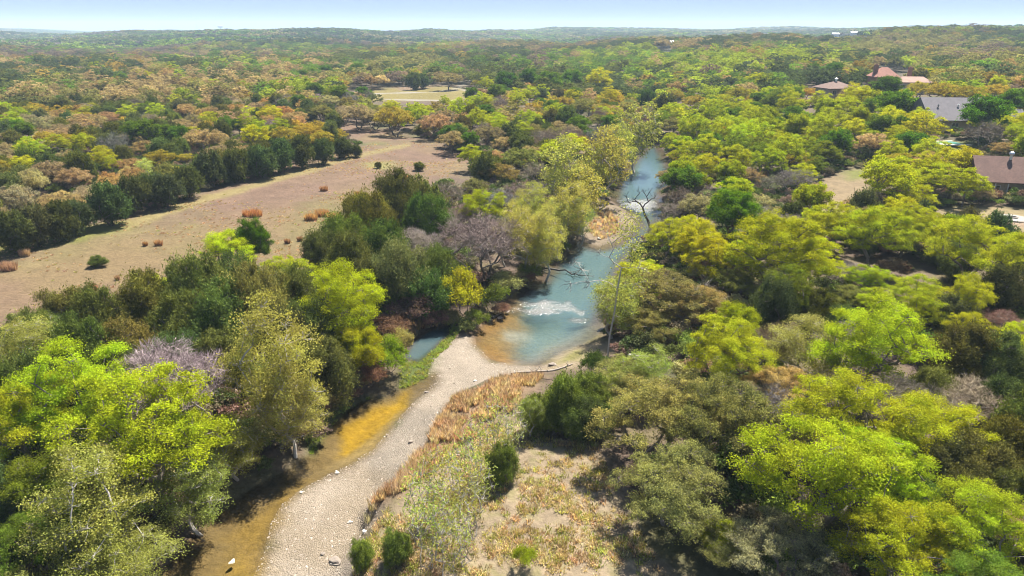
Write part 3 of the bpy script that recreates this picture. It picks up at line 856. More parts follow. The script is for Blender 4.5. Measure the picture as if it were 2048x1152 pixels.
def crown_at(pal, cx, cy_, wpx, hr=1.0, **k):
    """plant a tree whose crown is seen centred on a pixel with a given apparent width"""
    sp = PAL[pal][0]
    ratio = SPEC[sp]['H'] / SPEC[sp]['Wd'] * hr
    fc = {'juniper': 0.5, 'shrub': 0.5, 'willow': 0.55, 'sycamore': 0.55}.get(sp, 0.62)
    d = ray(cx, cy_)
    x, y, z = at(cx, cy_ + wpx * 0.4)
    dep = y
    for i in range(12):
        wm = wpx * dep / F
        zt = gz(x, y) + fc * ratio * wm
        t = (zt - CAMZ) / d[2]
        if t < 0 or t > 3000: break
        x, y = 0.5 * x + 0.5 * t * d[0], 0.5 * y + 0.5 * t * d[1]
        dep = float(np.dot(np.array([x, y, zt]) - CAM, FWD))
    return grow(pal, x, y, wpx * dep / F, hr, **k)

# ------------------------------------------------------------------ trees the photograph lets one point at
HERO = [
 # lower left
 ('lime', 300, 850, 300, 1.0, 'big lime green tree at the lower left beside the bare lavender grey tree'),
 ('lime', 150, 800, 240, 1.0, 'lime green tree with domed crown, left of the big lower left lime tree'),
 ('lime', 30, 850, 200, 1.0, 'lime green tree cut off by the left edge of the photo'),
 ('midgreen', 100, 960, 200, 0.9, 'mid green tree behind the pale yellow tree in the lower left corner'),
 ('pale', 185, 1025, 200, 0.8, 'pale yellow leaved tree with white limbs in the lower left corner'),
 ('palegreen', 385, 985, 150, 0.7, 'loose pale green tree leaning over the amber stream'),
 ('palegreen', 462, 885, 125, 0.7, 'loose pale green tree between the lime tree and the amber stream'),
 ('palegreen', 265, 1105, 150, 0.7, 'loose green tree at the stream edge, bottom left'),
 ('midgreen', 70, 1090, 190, 0.8, 'mid green tree in the very bottom left corner'),
 ('palegreen', 190, 1130, 180, 0.7, None),
 ('pale', 580, 830, 130, 0.75, 'tan green leafy tree arching over the green edge of the stream'),
 ('bare', 340, 760, 250, 1.0, 'wide leafless lavender grey tree among junipers on the left bank', (0.36, 0.28, 0.28)),
 ('pale', 542, 745, 180, 0.95, 'tall pale yellow tree standing right of the bare lavender tree'),
 ('lime', 690, 595, 185, 1.05, 'vivid lime tree with spreading dark limbs left of the river'),
 ('limelow', 715, 690, 110, 1.1, 'lower lime green tree below the vivid spreading one'),
 ('shrublime', 780, 715, 80, 1.1, 'lime green bush on the bank right of the vivid spreading lime tree'),
 ('green', 505, 490, 70, 1.5, 'bright green tree with bent dark trunk at the near field edge'),
 ('yellow', 455, 495, 110, 1.1, 'lemon yellow feathery tree at the near field edge'),
 ('lime', 570, 540, 90, 0.9, None),
 ('lime', 310, 575, 85, 0.8, 'small lime tree poking out of the junipers beside the field'),
 ('juniper', 290, 605, 120, 1.0, None), ('juniper', 400, 590, 130, 1.0, None), ('juniper', 360, 640, 130, 1.0, None), ('juniper', 450, 640, 130, 1.0, None),
 ('juniper', 520, 610, 130, 1.15, None), ('juniper', 590, 600, 110, 1.0, None), ('juniper', 140, 625, 120, 0.9, None), ('juniper', 200, 640, 110, 1.0, None),
 ('juniper', 60, 680, 110, 0.9, None), ('pale', 60, 700, 130, 0.7, 'pale yellow green tree at the left edge beside the dry field'), ('juniper', 170, 710, 130, 1.0, None), ('juniper', 260, 690, 130, 0.9, None), ('juniper', 440, 720, 110, 1.0, None),
 ('juniperdk', 620, 660, 110, 1.2, None), ('juniperdk', 650, 740, 120, 1.0, None), ('juniperdk', 560, 680, 110, 1.2, None), ('juniper', 480, 560, 90, 1.0, None),
 ('palegreen', 100, 660, 90, 0.7, None), ('juniper', 50, 780, 130, 1.0, None), ('juniper', 400, 660, 100, 1.0, None),
 # juniper block beyond
 ('juniper', 735, 445, 115, 1.0, 'topmost juniper of the dark clump between field and river'), ('juniper', 690, 475, 100, 1.0, None), ('juniper', 795, 405, 100, 1.0, None), ('juniper', 840, 395, 80, 1.0, None),
 ('juniper', 645, 505, 80, 1.0, None), ('juniper', 700, 525, 110, 1.0, None), ('juniper', 770, 490, 110, 1.0, None), ('juniperdk', 790, 545, 120, 1.1, None), ('juniperdk', 730, 560, 100, 1.0, None),
 ('bare', 830, 490, 110, 0.9, None), ('bare', 870, 440, 90, 1.0, 'grey leafless tree behind the big dark limbed bare tree'), ('juniper', 850, 440, 90, 1.0, None), ('barebrown', 690, 560, 90, 0.8, None),
 ('juniper', 880, 540, 90, 1.0, None), ('juniper', 860, 580, 100, 1.0, None), ('barebrown', 740, 490, 60, 0.9, None),
 ('lime', 962, 408, 85, 1.1, 'lime green tree rising behind the big dark limbed bare tree'),
 ('bare', 965, 480, 170, 0.95, 'big bare tree with dark forked limbs on the left river bank'),
 ('shrublime', 925, 592, 88, 1.25, 'rounded yellow green bush on the bank between side pool and river', (0.37, 0.36, 0.02)),
 ('shrubgreen', 985, 600, 70, 1.1, None), ('shrubgreen', 955, 640, 50, 0.9, None), ('shrubpale', 1010, 570, 60, 1.0, None), ('shrubbrown', 1000, 620, 40, .8, None), ('shrubpale', 1030, 560, 50, 1.0, None), ('shrubgreen', 1060, 545, 50, 1.0, None), ('shrubbrown', 1050, 560, 45, .8, None), ('shrubpale', 900, 640, 50, .9, None), ('shrubbrown', 870, 640, 60, 1, None), ('shrubbrown', 845, 590, 60, 1.1, None), ('shrubpale', 890, 560, 60, 1.2, None), ('pale', 1010, 470, 55, 1.2, None), ('pale', 1115, 440, 60, 1.15, None), ('pale', 1040, 430, 55, 1.2, None), ('pale', 1160, 440, 55, 1.1, None), ('palegreen', 1070, 500, 55, 1.1, None), ('pale', 1185, 350, 60, 1.1, None), ('pale', 1240, 300, 60, 1.1, None), ('bare', 1090, 380, 60, 1.1, None), ('shrubbrown', 1140, 470, 40, 1, None), ('shrubgreen', 1120, 500, 40, 1, None), ('shrubpale', 1170, 420, 40, 1, None), ('shrubgreen', 1190, 390, 40, 1, None), ('shrubgreen', 1225, 355, 36, 1, None),
 ('pale', 1040, 470, 95, 0.95, None), ('pale', 1092, 490, 80, 1.0, 'light green tree leaning over the turquoise water, left bank'), ('pale', 1140, 415, 90, 1.0, None), ('pale', 1065, 430, 80, 1.0, None),
 ('pale', 1125, 345, 95, 1.0, None), ('pale', 1212, 325, 85, 1.05, 'pale green tree beside the far narrow bend of the river, left bank'), ('pale', 1275, 268, 95, 0.85, 'wide pale green tree closing the far end of the river'), ('pale', 1165, 380, 85, 1.0, None),
 ('bare', 1200, 275, 70, 1.0, 'grey leafless tree left of the pale tree closing the river'), ('bare', 1040, 385, 80, 1.0, None), ('bare', 1000, 400, 80, 0.9, None), ('bare', 1075, 345, 70, 1.0, None),
 ('lime', 1145, 287, 60, 1.0, None), ('lime', 1110, 305, 65, 0.9, None), ('oakolive', 1040, 318, 75, 1.0, None), ('oakolive', 1000, 345, 70, 0.9, None), ('juniper', 975, 335, 55, 1.0, None),
 ('bare', 900, 390, 70, 1.0, None), ('oakolive', 950, 370, 60, 0.9, None), ('bare', 930, 430, 70, 1, None),
 ('shrubpale', 800, 690, 60, 1.1, 'pale grey green bush by the small side pool'), ('shrubbrown', 820, 625, 90, 0.9, 'reddish brown brush below the dark junipers near the pool'), ('shrubbrown', 790, 650, 80, 0.8, None), ('shrubpale', 845, 610, 60, 1, None),
 ('shrubgreen', 700, 740, 80, 1.1, None), ('shrubbrown', 740, 745, 70, 1.1, None), ('shrubpale', 640, 800, 80, 0.9, None),
 # right bank
 ('oakolive', 1335, 585, 190, 0.75, 'wide olive brown tree on the right river bank'), ('oakolive', 1290, 640, 130, 0.7, None), ('oakolive', 1400, 610, 130, 0.8, None),
 ('palegreen', 1228, 600, 110, 0.75, 'pale lime tree overhanging the right edge of the river'),
 ('lime', 1337, 475, 95, 0.85, 'lime green tree by the dark dead tree on the right bank'),
 ('oaktan', 1392, 408, 85, 1.0, 'tan tree on the right bank below the pink brown tree tops'), ('barebrown', 1365, 395, 70, 1.0, None), ('bare', 1345, 420, 60, 1, None),
 ('green', 1468, 422, 110, 1.0, 'rounded green tree upslope of the dead tree on the right bank'),
 ('yellow', 1412, 510, 120, 0.9, 'open yellow olive tree above the wide olive brown tree'), ('oakolive', 1470, 560, 100, 0.9, None),
 ('lime', 1555, 480, 185, 1.0, 'large lime tree with ivy covered trunk on the right slope'), ('lime', 1620, 520, 130, 0.9, None),
 ('midgreen', 1580, 580, 110, 1.1, 'dark green ivy clad tree under the large lime tree'), ('juniperdk', 1545, 610, 90, 1.2, None),
 ('lime', 1668, 440, 110, 0.9, None), ('lime', 1755, 455, 135, 1.0, 'lime tree with a long bare curving trunk on the right slope'), ('lime', 1815, 450, 110, 0.9, None),
 ('lime', 1942, 490, 165, 1.0, 'broad lime tree near the right edge below the stone fire pit pad'), ('lime', 2015, 505, 110, 0.9, None),
 ('lime', 1752, 597, 80, 0.9, None), ('lime', 1832, 580, 100, 0.9, None), ('lime', 1850, 620, 90, 0.9, None), ('oakolive', 1700, 590, 90, 0.8, None),
 ('lime', 1750, 690, 215, 0.95, 'bright lime tree standing over dark undergrowth at right'),
 ('pale', 1612, 700, 140, 0.6, 'pale tan half leafed tree between two lime trees at right'),
 ('yellow', 1445, 705, 185, 0.8, 'yellow lime tree at the right of the driftwood bank', (0.36, 0.39, 0.02)), ('limelow', 1475, 645, 95, 0.9, None),
 ('juniper', 1920, 700, 120, 0.9, None), ('juniper', 2000, 720, 110, 0.9, None), ('shrubgreen', 1850, 690, 80, 1, None), ('barebrown', 2000, 640, 90, 0.8, None), ('juniperdk', 1900, 630, 90, 0.8, None),
 ('juniperdk', 1690, 640, 80, 0.8, None), ('juniper', 1640, 620, 80, 0.8, None), ('shrubbrown', 1790, 540, 60, 1, None),
 ('oakgold', 1320, 820, 250, 0.95, 'golden tan oak on the right above the foreground clearing', (0.31, 0.275, 0.075)), ('oakolive', 1460, 850, 250, 0.95, 'olive tan oak left of the large lower right lime tree'), ('oakolive', 1340, 970, 230, 0.9, 'olive oak casting its shade on the foreground clearing'),
 ('oakgold', 1250, 760, 140, 0.8, None, (0.33, 0.32, 0.09)), ('palegreen', 1290, 745, 110, 0.6, None),
 ('lime', 1640, 930, 290, 1.0, 'largest lime tree at the lower right, left half'), ('lime', 1700, 820, 250, 0.95, 'lime tree rising behind the largest lower right lime tree'), ('yellow', 1860, 850, 210, 0.85, 'yellow lime tree in front of the dark junipers at lower right', (0.37, 0.39, 0.015)),
 ('lime', 1770, 950, 200, 0.9, None),
 ('lime', 1790, 1085, 220, 0.9, 'lime tree with grey limbs at the bottom edge, right of the tan oak'), ('lime', 1960, 1060, 220, 0.9, 'lime tree in the bottom right corner'),
 ('oaktan', 1570, 1090, 210, 0.85, 'tan half leafless oak at the bottom edge'), ('oakolive', 1450, 1080, 130, 0.8, None), ('limelow', 1445, 1075, 90, 0.8, 'small bright green tree in the shade at the bottom edge'),
 ('oaktan', 1570, 770, 150, 0.9, None), ('bare', 1560, 800, 130, 0.8, None),
 ('juniper', 1880, 940, 130, 0.9, None), ('juniper', 1960, 930, 140, 0.9, None), ('juniper', 2030, 900, 130, 0.9, None), ('juniper', 1940, 1000, 120, 0.8, None), ('juniper', 2020, 990, 130, 0.9, None), ('juniper', 1840, 1000, 110, 0.8, None),
 ('bare', 1950, 800, 150, 0.8, 'grey leafless brush tree at right above the dark junipers'), ('juniper', 1860, 780, 100, 0.8, None), ('juniperdk', 2010, 800, 110, 0.9, None),
 ('juniper', 1130, 805, 95, 0.95, 'green juniper standing on the near side of the driftwood logs', (0.16, 0.20, 0.030)), ('juniper', 1172, 790, 85, 1.0, None, (0.15, 0.19, 0.030)), ('juniper', 1080, 825, 70, 0.95, None, (0.17, 0.20, 0.035)), ('shrubgreen', 1110, 850, 60, 1.0, None), ('juniper', 1150, 845, 70, .8, None), ('juniper', 1200, 815, 75, .9, None, (.14, .18, .03)), ('juniperdk', 1180, 830, 80, 1.0, None), ('palegreen', 1060, 830, 55, 0.9, None),
 ('shrubgreen', 1190, 735, 70, 1.1, None), ('palegreen', 1230, 770, 80, 0.6, None),
 ('juniper', 1005, 920, 65, 1.3, 'small juniper standing among the pale saplings', (0.16, 0.20, 0.03)),
 ('juniper', 722, 1108, 48, 1.1, 'left of two small junipers at the gravel edge, bottom', (0.17, 0.21, 0.03)), ('juniper', 790, 1095, 60, 1.0, 'right of two small junipers at the gravel edge, bottom', (0.16, 0.21, 0.035)),
 ('shrublime', 1045, 1118, 50, 1.35, 'upright yellow green bush alone in the foreground clearing'),
 # the field
 ('juniper', 838, 331, 22, 0.75, 'round dark juniper standing alone at the far end of the field'), ('juniper', 757, 330, 14, 0.7, 'small dark juniper left of the round one in the field'), ('juniper', 193, 522, 34, 0.55, 'low spreading juniper alone in the near part of the field'),
 # wood left of the field
 ('green', 280, 257, 65, 1.0, 'deep green round tree in the left wood, bigger of a pair'), ('green', 322, 264, 46, 1.0, 'deep green round tree in the left wood, smaller of a pair'),
 ('orange', 220, 235, 45, 0.9, 'orange tree in the left wood, left of the deep green pair'), ('orange', 370, 222, 44, 0.9, 'orange tree in the left wood, upper right of the deep green pair'),
 ('lime', 60, 297, 52, 1.0, None), ('yellow', 110, 285, 50, 0.9, None), ('yellow', 165, 287, 52, 0.9, 'yellow lime tree, middle of the bright row in the left wood'), ('lime', 205, 312, 55, 1.0, 'lime tree at the right end of the bright row in the left wood'), ('lime', 220, 328, 40, 1.0, None),
 ('green', 450, 247, 32, 1.2, None), ('green', 474, 253, 28, 1.2, None), ('yellow', 507, 272, 52, 0.9, None), ('oakgold', 567, 268, 60, 0.95, None), ('oakgold', 610, 263, 60, 0.95, None), ('oakgold', 645, 277, 52, 1.0, 'golden oak at the right tip of the left wood'),
 ('oaktan', 407, 275, 78, 0.9, 'tan oak with visible trunk right of the deep green pair'), ('orange', 287, 294, 58, 0.9, None), ('oakgold', 318, 318, 60, 0.9, None), ('oakgold', 370, 315, 40, 0.9, None),
 ('juniperdk', 370, 360, 60, 1.0, None), ('juniperdk', 330, 378, 60, 1.0, None), ('juniperdk', 422, 335, 60, 1.0, None), ('juniperdk', 470, 325, 60, 1.0, None), ('juniperdk', 520, 318, 60, 1.0, None), ('juniperdk', 560, 310, 50, 1.1, None), ('juniperdk', 600, 300, 50, 1.1, None), ('juniperdk', 685, 293, 36, 1.0, None), ('juniperdk', 712, 300, 24, 0.9, 'rounded juniper at the tip of the left wood'), ('juniperdk', 645, 300, 45, 1.0, None),
 ('oaktan', 100, 345, 80, 1.0, None), ('oaktan', 150, 352, 70, 1.0, None), ('oaktan', 60, 365, 75, 1.0, None), ('oaktan', 25, 400, 90, 1.0, None), ('oaktan', 115, 410, 85, 1.0, None), ('oaktan', 180, 385, 70, 1.0, None),
 ('juniperdk', 215, 405, 75, 1.0, None), ('juniperdk', 262, 385, 65, 1.0, None), ('juniperdk', 300, 372, 60, 1.0, None), ('juniperdk', 20, 455, 80, 1.0, None), ('juniperdk', 68, 450, 70, 1.0, None), ('juniperdk', 115, 442, 65, 1.0, None), ('juniperdk', 150, 430, 60, 1.0, None), ('pale', 290, 338, 40, 0.6, None), ('yellow', 350, 340, 32, 0.8, None),
 ('green', 47, 260, 46, 0.9, None), ('yellow', 280, 152, 46, 0.6, 'yellow tree on the crest of the left wood'), ('orange', 230, 157, 46, 0.6, None), ('orange', 347, 156, 42, 0.6, None), ('lime', 320, 178, 32, 0.6, None), ('lime', 400, 203, 25, 0.9, None), ('oakgold', 485, 180, 40, 0.7, None),
 # beyond the field
 ('oakgold', 791, 236, 82, 0.95, 'broad golden olive oak standing clear at the end of the field'), ('oaktan', 716, 230, 62, 1.0, None), ('oaktan', 750, 236, 50, 1.0, None), ('oaktan', 690, 226, 45, 1.0, None), ('oakolive', 645, 222, 50, 1, None),
 ('green', 940, 276, 32, 1.5, 'slim green tree with bare trunk beyond the field'), ('oaktan', 872, 250, 62, 1.0, None), ('oaktan', 905, 277, 62, 1.0, None), ('oaktan', 976, 270, 58, 1.0, None), ('oaktan', 890, 232, 50, 1.0, None), ('oaktan', 1010, 285, 52, 1, None), ('juniper', 1020, 265, 40, 1, None),
 ('green', 715, 143, 36, 0.9, 'round green tree standing in the far pasture edge'), ('green', 507, 150, 26, 0.9, None), ('green', 605, 150, 30, 0.9, None), ('green', 652, 142, 30, 0.9, None),
 ('green', 1013, 162, 42, 1.1, 'deep green tree, leftmost of the row behind the far pasture'), ('green', 1056, 160, 40, 1.1, None), ('green', 1098, 162, 48, 1.1, None), ('green', 1143, 159, 42, 1.1, 'deep green tree, rightmost of the row behind the far pasture'), ('yellow', 1200, 160, 54, 0.9, None),
 ('yellow', 973, 167, 34, 0.9, None), ('oakgold', 955, 168, 26, 0.9, None), ('juniperdk', 826, 162, 30, 0.9, None), ('juniperdk', 845, 160, 28, 0.9, None), ('oaktan', 896, 160, 52, 0.8, None), ('oaktan', 800, 150, 45, 0.8, None),
 ('lime', 1036, 198, 38, 1.0, None), ('lime', 976, 204, 34, 1.0, None), ('lime', 943, 203, 30, 1.0, None), ('lime', 890, 200, 26, 1.2, None), ('lime', 1060, 190, 40, 0.9, None),
 ('juniperdk', 1133, 243, 44, 1.0, None), ('juniperdk', 1103, 235, 40, 1.0, None), ('oakolive', 1170, 215, 55, 0.9, None), ('oakolive', 1200, 240, 50, 0.9, None), ('oakgold', 1130, 203, 40, 0.9, None), ('lime', 1220, 190, 42, 0.9, None),
 # right slope
 ('lime', 1392, 255, 60, 1.0, None), ('lime', 1415, 292, 62, 1.0, None), ('lime', 1448, 268, 60, 1.0, None), ('lime', 1508, 268, 72, 1.0, None), ('lime', 1575, 300, 82, 1.0, None), ('lime', 1542, 320, 66, 1.0, None), ('lime', 1415, 335, 60, 1.0, None), ('lime', 1475, 310, 66, 1.0, None), ('lime', 1370, 300, 60, 1, None), ('lime', 1500, 235, 55, 1, None), ('lime', 1430, 225, 55, 1, None), ('limelow', 1460, 345, 55, 1.0, None), ('limelow', 1395, 365, 50, 0.9, None),
 ('yellow', 1578, 208, 54, 1.0, None), ('yellow', 1515, 160, 44, 0.9, None), ('green', 1588, 232, 52, 1.0, 'deep green tree among lime crowns on the right slope'), ('midgreen', 1560, 197, 60, 0.9, None), ('oakgold', 1480, 190, 50, 0.9, None),
 ('green', 1668, 138, 50, 0.9, 'green tree directly behind the brown hip roofed house'), ('green', 1728, 155, 40, 0.9, None), ('green', 1621, 143, 36, 0.9, None), ('yellow', 1700, 150, 40, 0.9, None),
 ('yellow', 1712, 190, 72, 0.9, 'yellow tree in front of the brown hip roofed house'), ('yellow', 1692, 215, 60, 0.9, None), ('yellow', 1640, 200, 46, 0.9, None), ('oakgold', 1620, 185, 40, 0.9, None), ('green', 1792, 205, 72, 1.05, 'deep green tree left of the grey roofed house'), ('green', 1778, 169, 60, 0.9, None), ('green', 1745, 215, 40, 1.1, None), ('yellow', 1670, 235, 60, 0.9, None),
 ('lime', 1645, 258, 64, 1.2, 'lime tree with tall bare trunk at the small clearing on the right'), ('green', 1675, 285, 60, 1.1, 'dark green tree shading the small clearing on the right'), ('oaktan', 1742, 288, 72, 0.95, 'tan bare looking oak left of the swimming pool'), ('green', 1765, 250, 52, 1.2, None), ('yellow', 1710, 255, 55, 1, None),
 ('green', 1828, 289, 66, 0.8, 'green tree in front of the swimming pool'), ('yellow', 1845, 256, 80, 0.8, None), ('green', 1972, 222, 92, 1.0, 'large deep green tree right of the grey roofed house'), ('bare', 1968, 265, 80, 0.9, None), ('orange', 2015, 295, 60, 0.8, None), ('oakolive', 1880, 205, 50, 0.6, None),
 ('oakgold', 1885, 182, 70, 0.8, None), ('oakgold', 1932, 189, 66, 0.8, None), ('oakgold', 1840, 178, 55, 0.8, None), ('oakgold', 1990, 180, 66, 0.8, None), ('green', 2030, 200, 60, 1.0, None), ('green', 1870, 145, 55, 0.7, None), ('green', 1960, 137, 50, 0.7, None), ('yellow', 1850, 153, 50, 0.7, None), ('oakgold', 2030, 165, 60, .7, None),
 ('lime', 1782, 350, 125, 0.95, 'big lime tree right of the small clearing on the right slope'), ('yellow', 1915, 325, 88, 0.9, 'yellow tree left of the dark brown roofed house'), ('yellow', 1885, 352, 80, 0.9, None), ('yellow', 1935, 365, 80, 0.9, None), ('barebrown', 2040, 362, 44, 1.1, 'bare red brown tree against the dark brown roofed house'), ('yellow', 1850, 335, 70, 0.9, None),
 ('oaktan', 1498, 350, 62, 0.9, None), ('bare', 1598, 362, 80, 0.8, None), ('bare', 1550, 365, 60, 0.8, None), ('oaktan', 1630, 380, 50, 0.8, None), ('bare', 1400, 375, 50, 0.8, None), ('oaktan', 1330, 350, 40, 1, None),
 ('oakolive', 1345, 250, 55, 0.9, None), ('juniperdk', 1330, 215, 45, 1.0, None), ('juniperdk', 1295, 205, 40, 1.0, None), ('oakgold', 1350, 190, 44, 0.9, None), ('oakgold', 1390, 205, 46, 0.9, None), ('lime', 1340, 285, 40, 1.1, None), ('oakolive', 1260, 215, 50, .9, None),
 ('yellow', 1860, 590, 70, 0.7, None), ('oaktan', 1965, 390, 50, 0.8, None), ('lime', 1640, 445, 80, 0.9, None),
]
# slender saplings on the bar grass
for (px_, py_, w_) in [(830, 1000, 50), (850, 960, 46), (880, 940, 50), (905, 985, 50), (925, 930, 46), (945, 1000, 44), (880, 1035, 50), (920, 1050, 46), (855, 1060, 44), (960, 950, 42),
                       (985, 860, 44), (1010, 875, 40), (950, 890, 40), (1030, 850, 36), (900, 1090, 44)]:
    HERO.append(('willow', px_, py_, w_ * 1.5, 1.0, None))
for h_ in HERO:
    crown_at(h_[0], h_[1], h_[2], h_[3], h_[4], label=h_[5], col=h_[6] if len(h_) > 6 else None)
n_hero = len(TREES)
#@@FILL
# ------------------------------------------------------------------ the rest of the woods
ZONES = [   # outline in the photograph, mix of trees, spacing (m), width range (m)
 ([(-900, 128), (250, 128), (420, 150), (560, 170), (660, 205), (735, 290), (640, 330), (400, 400), (250, 445), (0, 500), (-900, 640)],
  dict(juniper=40, juniperdk=12, oaktan=26, orange=4, oakgold=7, green=2, lime=3, bare=5, yellow=2), 5.0, (5.5, 8.5)),
 ([(-900, 100), (1000, 100), (900, 150), (680, 215), (420, 150), (250, 128), (-900, 128)],
  dict(juniper=25, oaktan=25, midgreen=16, bare=12, green=12, oakolive=10), 6.0, (6, 9)),
 ([(1320, 120), (3000, 120), (3000, 400), (1640, 400), (1330, 400), (1310, 260)],
  dict(lime=48, yellow=13, oakgold=6, green=8, midgreen=9, oaktan=6, limelow=9), 5.0, (5.5, 9)),
 ([(1230, 400), (3000, 400), (3000, 730), (1230, 730)],
  dict(lime=30, midgreen=12, limelow=10, oaktan=12, juniperdk=14, bare=7, yellow=10, barebrown=4, shrubgreen=4), 4.6, (4.5, 8)),
 ([(1180, 730), (3000, 730), (3000, 1500), (1330, 1500), (1200, 900)],
  dict(lime=18, oakolive=18, oaktan=14, juniper=28, bare=10, midgreen=8, shrubgreen=4), 4.6, (4.5, 7.5)),
 ([(-900, 700), (480, 700), (620, 900), (300, 1500), (-900, 1500)],
  dict(midgreen=25, palegreen=20, lime=18, juniper=20, bare=8, juniperdk=9), 4.8, (4.5, 8)),
 ([(-900, 560), (240, 560), (560, 500), (820, 360), (960, 320), (1280, 300), (1150, 560), (860, 740), (620, 900), (480, 700), (-900, 700)],
  dict(juniper=34, juniperdk=14, bare=18, barebrown=8, pale=10, palegreen=5, oakolive=8, midgreen=3), 4.2, (4, 6.5)),
 ([(620, 200), (1330, 200), (1310, 320), (940, 340), (840, 290), (640, 230)],
  dict(oaktan=26, oakolive=20, lime=14, juniper=14, bare=9, barebrown=5, oakgold=6, green=4), 5.8, (5.5, 8.5)),
 ([(680, 130), (1330, 120), (1330, 205), (640, 205)],
  dict(lime=22, green=16, oaktan=18, oakgold=8, juniperdk=10, bare=8, yellow=10), 7.5, (6, 9)),
]
OPEN_W = [wpoly(p, z_) for p, z_ in ((FIELD_PX, 2.5), (RED_PX, 1.0), (CLEAR_PX, 1.5), (LAWN_PX, 6), (YARD_PX, 5), (PASTURE_PX, 2.5), (SANDR_PX, .3), (POOLYARD_PX, 8))]
HOUSE_PX = [(1600, 160, 1700, 200), (1735, 128, 1830, 168), (1846, 200, 1950, 262), (1945, 305, 2060, 400), (1862, 276, 1945, 296)]
def open_world(x, y):
    p = np.array([[x, y]])
    if glook(G_WAT, p[:, 0], p[:, 1])[0] < 0.6 or glook(G_LOW, p[:, 0], p[:, 1])[0] < 0.5: return True
    return any(sdf(p, q)[0] < 0.5 for q in OPEN_W)
OPEN_VIEW = [np.array(p, float) for p in (FIELD_PX, RIVER_PX, POOL_PX, GRAVEL_PX, STREAM_PX, CLEAR_PX, RED_PX, [(720, 190), (790, 178), (900, 176), (950, 184), (930, 197), (740, 198)], BAR_PX, SANDR_PX,
             [(1640, 345), (1715, 345), (1700, 410), (1650, 405)], [(1960, 425), (2048, 422), (2048, 448), (1960, 446)])]
PXA = np.array([[t_['px'], t_['py'], t_['wp'], t_['y']] for t_ in TREES])
XYA = [(t_['x'], t_['y'], t_['w']) for t_ in TREES]
WOOD, NEARW, CAND = [], [], []
rr = 36.0
r2 = np.random.default_rng(5)
while rr < 360:
    da = 4.2 / rr
    for az in np.arange(-R(60), R(60), da):
        a2 = az + r2.uniform(-.45, .45) * da; rad = rr + r2.uniform(-1.9, 1.9)
        CAND.append((rad * math.sin(a2), rad * math.cos(a2)))
    rr += 4.2
CAND = np.array(CAND)
cz_ = terrain(CAND[:, 0], CAND[:, 1])
cpx, cpy, cdep = project(np.concatenate([CAND, cz_[:, None] + 4.0], 1))
tpx, tpy, _ = project(np.concatenate([CAND, cz_[:, None] + 7.5], 1))
zone = np.full(len(CAND), -1)
for zi, (zp, *_r) in enumerate(ZONES):
    k = (zone < 0) & (sdf(np.stack([cpx, cpy], -1), np.array(zp, float)) < 0)
    zone[k] = zi
blocked = np.zeros(len(CAND), bool)
for q in OPEN_W: blocked |= sdf(CAND, q) < 0.5
blocked |= (glook(G_WAT, CAND[:, 0], CAND[:, 1]) < 0.8) | (glook(G_LOW, CAND[:, 0], CAND[:, 1]) < 0.6)
for q in OPEN_VIEW:
    for u_, v_ in ((cpx, cpy), (tpx, tpy)):
        blocked |= sdf(np.stack([u_, v_], -1), q) < 0
for (a_, b_, c_, d_) in HOUSE_PX:
    blocked |= (cpx > a_) & (cpx < c_) & (tpy < d_ + 6) & (cpy > b_ - 14)
acc = list(XYA)
acc_np = np.array(acc)
FILL = []
cell = {}
def cadd(x, y, w_): cell.setdefault((int(x // 8), int(y // 8)), []).append((x, y, w_))
for q in acc: cadd(*q)
for i in r2.permutation(len(CAND)):
    if blocked[i] or zone[i] < 0: continue
    zp, mix, spc, (w0, w1) = ZONES[zone[i]]
    x, y = CAND[i]
    names = list(mix); wts = np.array([mix[n_] for n_ in names], float)
    # neighbours tend to be alike
    wts *= np.exp(7.0 * (np.array([fbm(np.array([x * 0.035 + 13.7 * k_]), np.array([y * 0.035 + 7.1 * k_]), 100 + k_, 2)[0] for k_ in range(len(names))]) - 0.5))
    pal = names[int(r2.choice(len(names), p=wts / wts.sum()))]
    w_ = r2.uniform(w0, w1)
    if pal.startswith('juniper'): w_ *= 0.78
    if pal.startswith('shrub'): w_ *= 0.45
    if pal in ('pale', 'palegreen'): w_ *= 0.85
    ok = True
    for ax in range(-1, 2):
        for ay in range(-1, 2):
            for (x2, y2, w2) in cell.get((int(x // 8) + ax, int(y // 8) + ay), ()):
                if (x - x2) ** 2 + (y - y2) ** 2 < max(spc * 0.75, 0.32 * (w_ + w2)) ** 2: ok = False; break
    if not ok: continue
    # never in front of a tree one can point at
    dx = (PXA[:, 0] - cpx[i]) / (PXA[:, 2] * 0.46 + 3); dy = (PXA[:, 1] - cpy[i]) / (PXA[:, 2] * 0.50 + 3)
    if ((dx * dx + dy * dy < 1.0) & (PXA[:, 3] > y)).any(): continue
    cadd(x, y, w_)
    FILL.append((pal, x, y, w_, F * w_ / cdep[i]))
FILL.sort(key=lambda q: -q[4])
count = {}
for t_ in TREES: count[t_['root'].name.split('.')[0]] = count.get(t_['root'].name.split('.')[0], 0) + 1
for (pal, x, y, w_, wp) in FILL:
    nm = PAL[pal][3]
    inview = -60 < project(np.array([x, y, 4.0]))[0] < 2108
    if inview and count.get(nm, 0) < 285 and wp > 13:
        count[nm] = count.get(nm, 0) + 1
        grow(pal, x, y, w_, r2.uniform(0.85, 1.12))
    elif math.hypot(x, y) < 170:
        NEARW.append((pal, x, y, w_))
    else:
        WOOD.append((pal, x, y, w_))

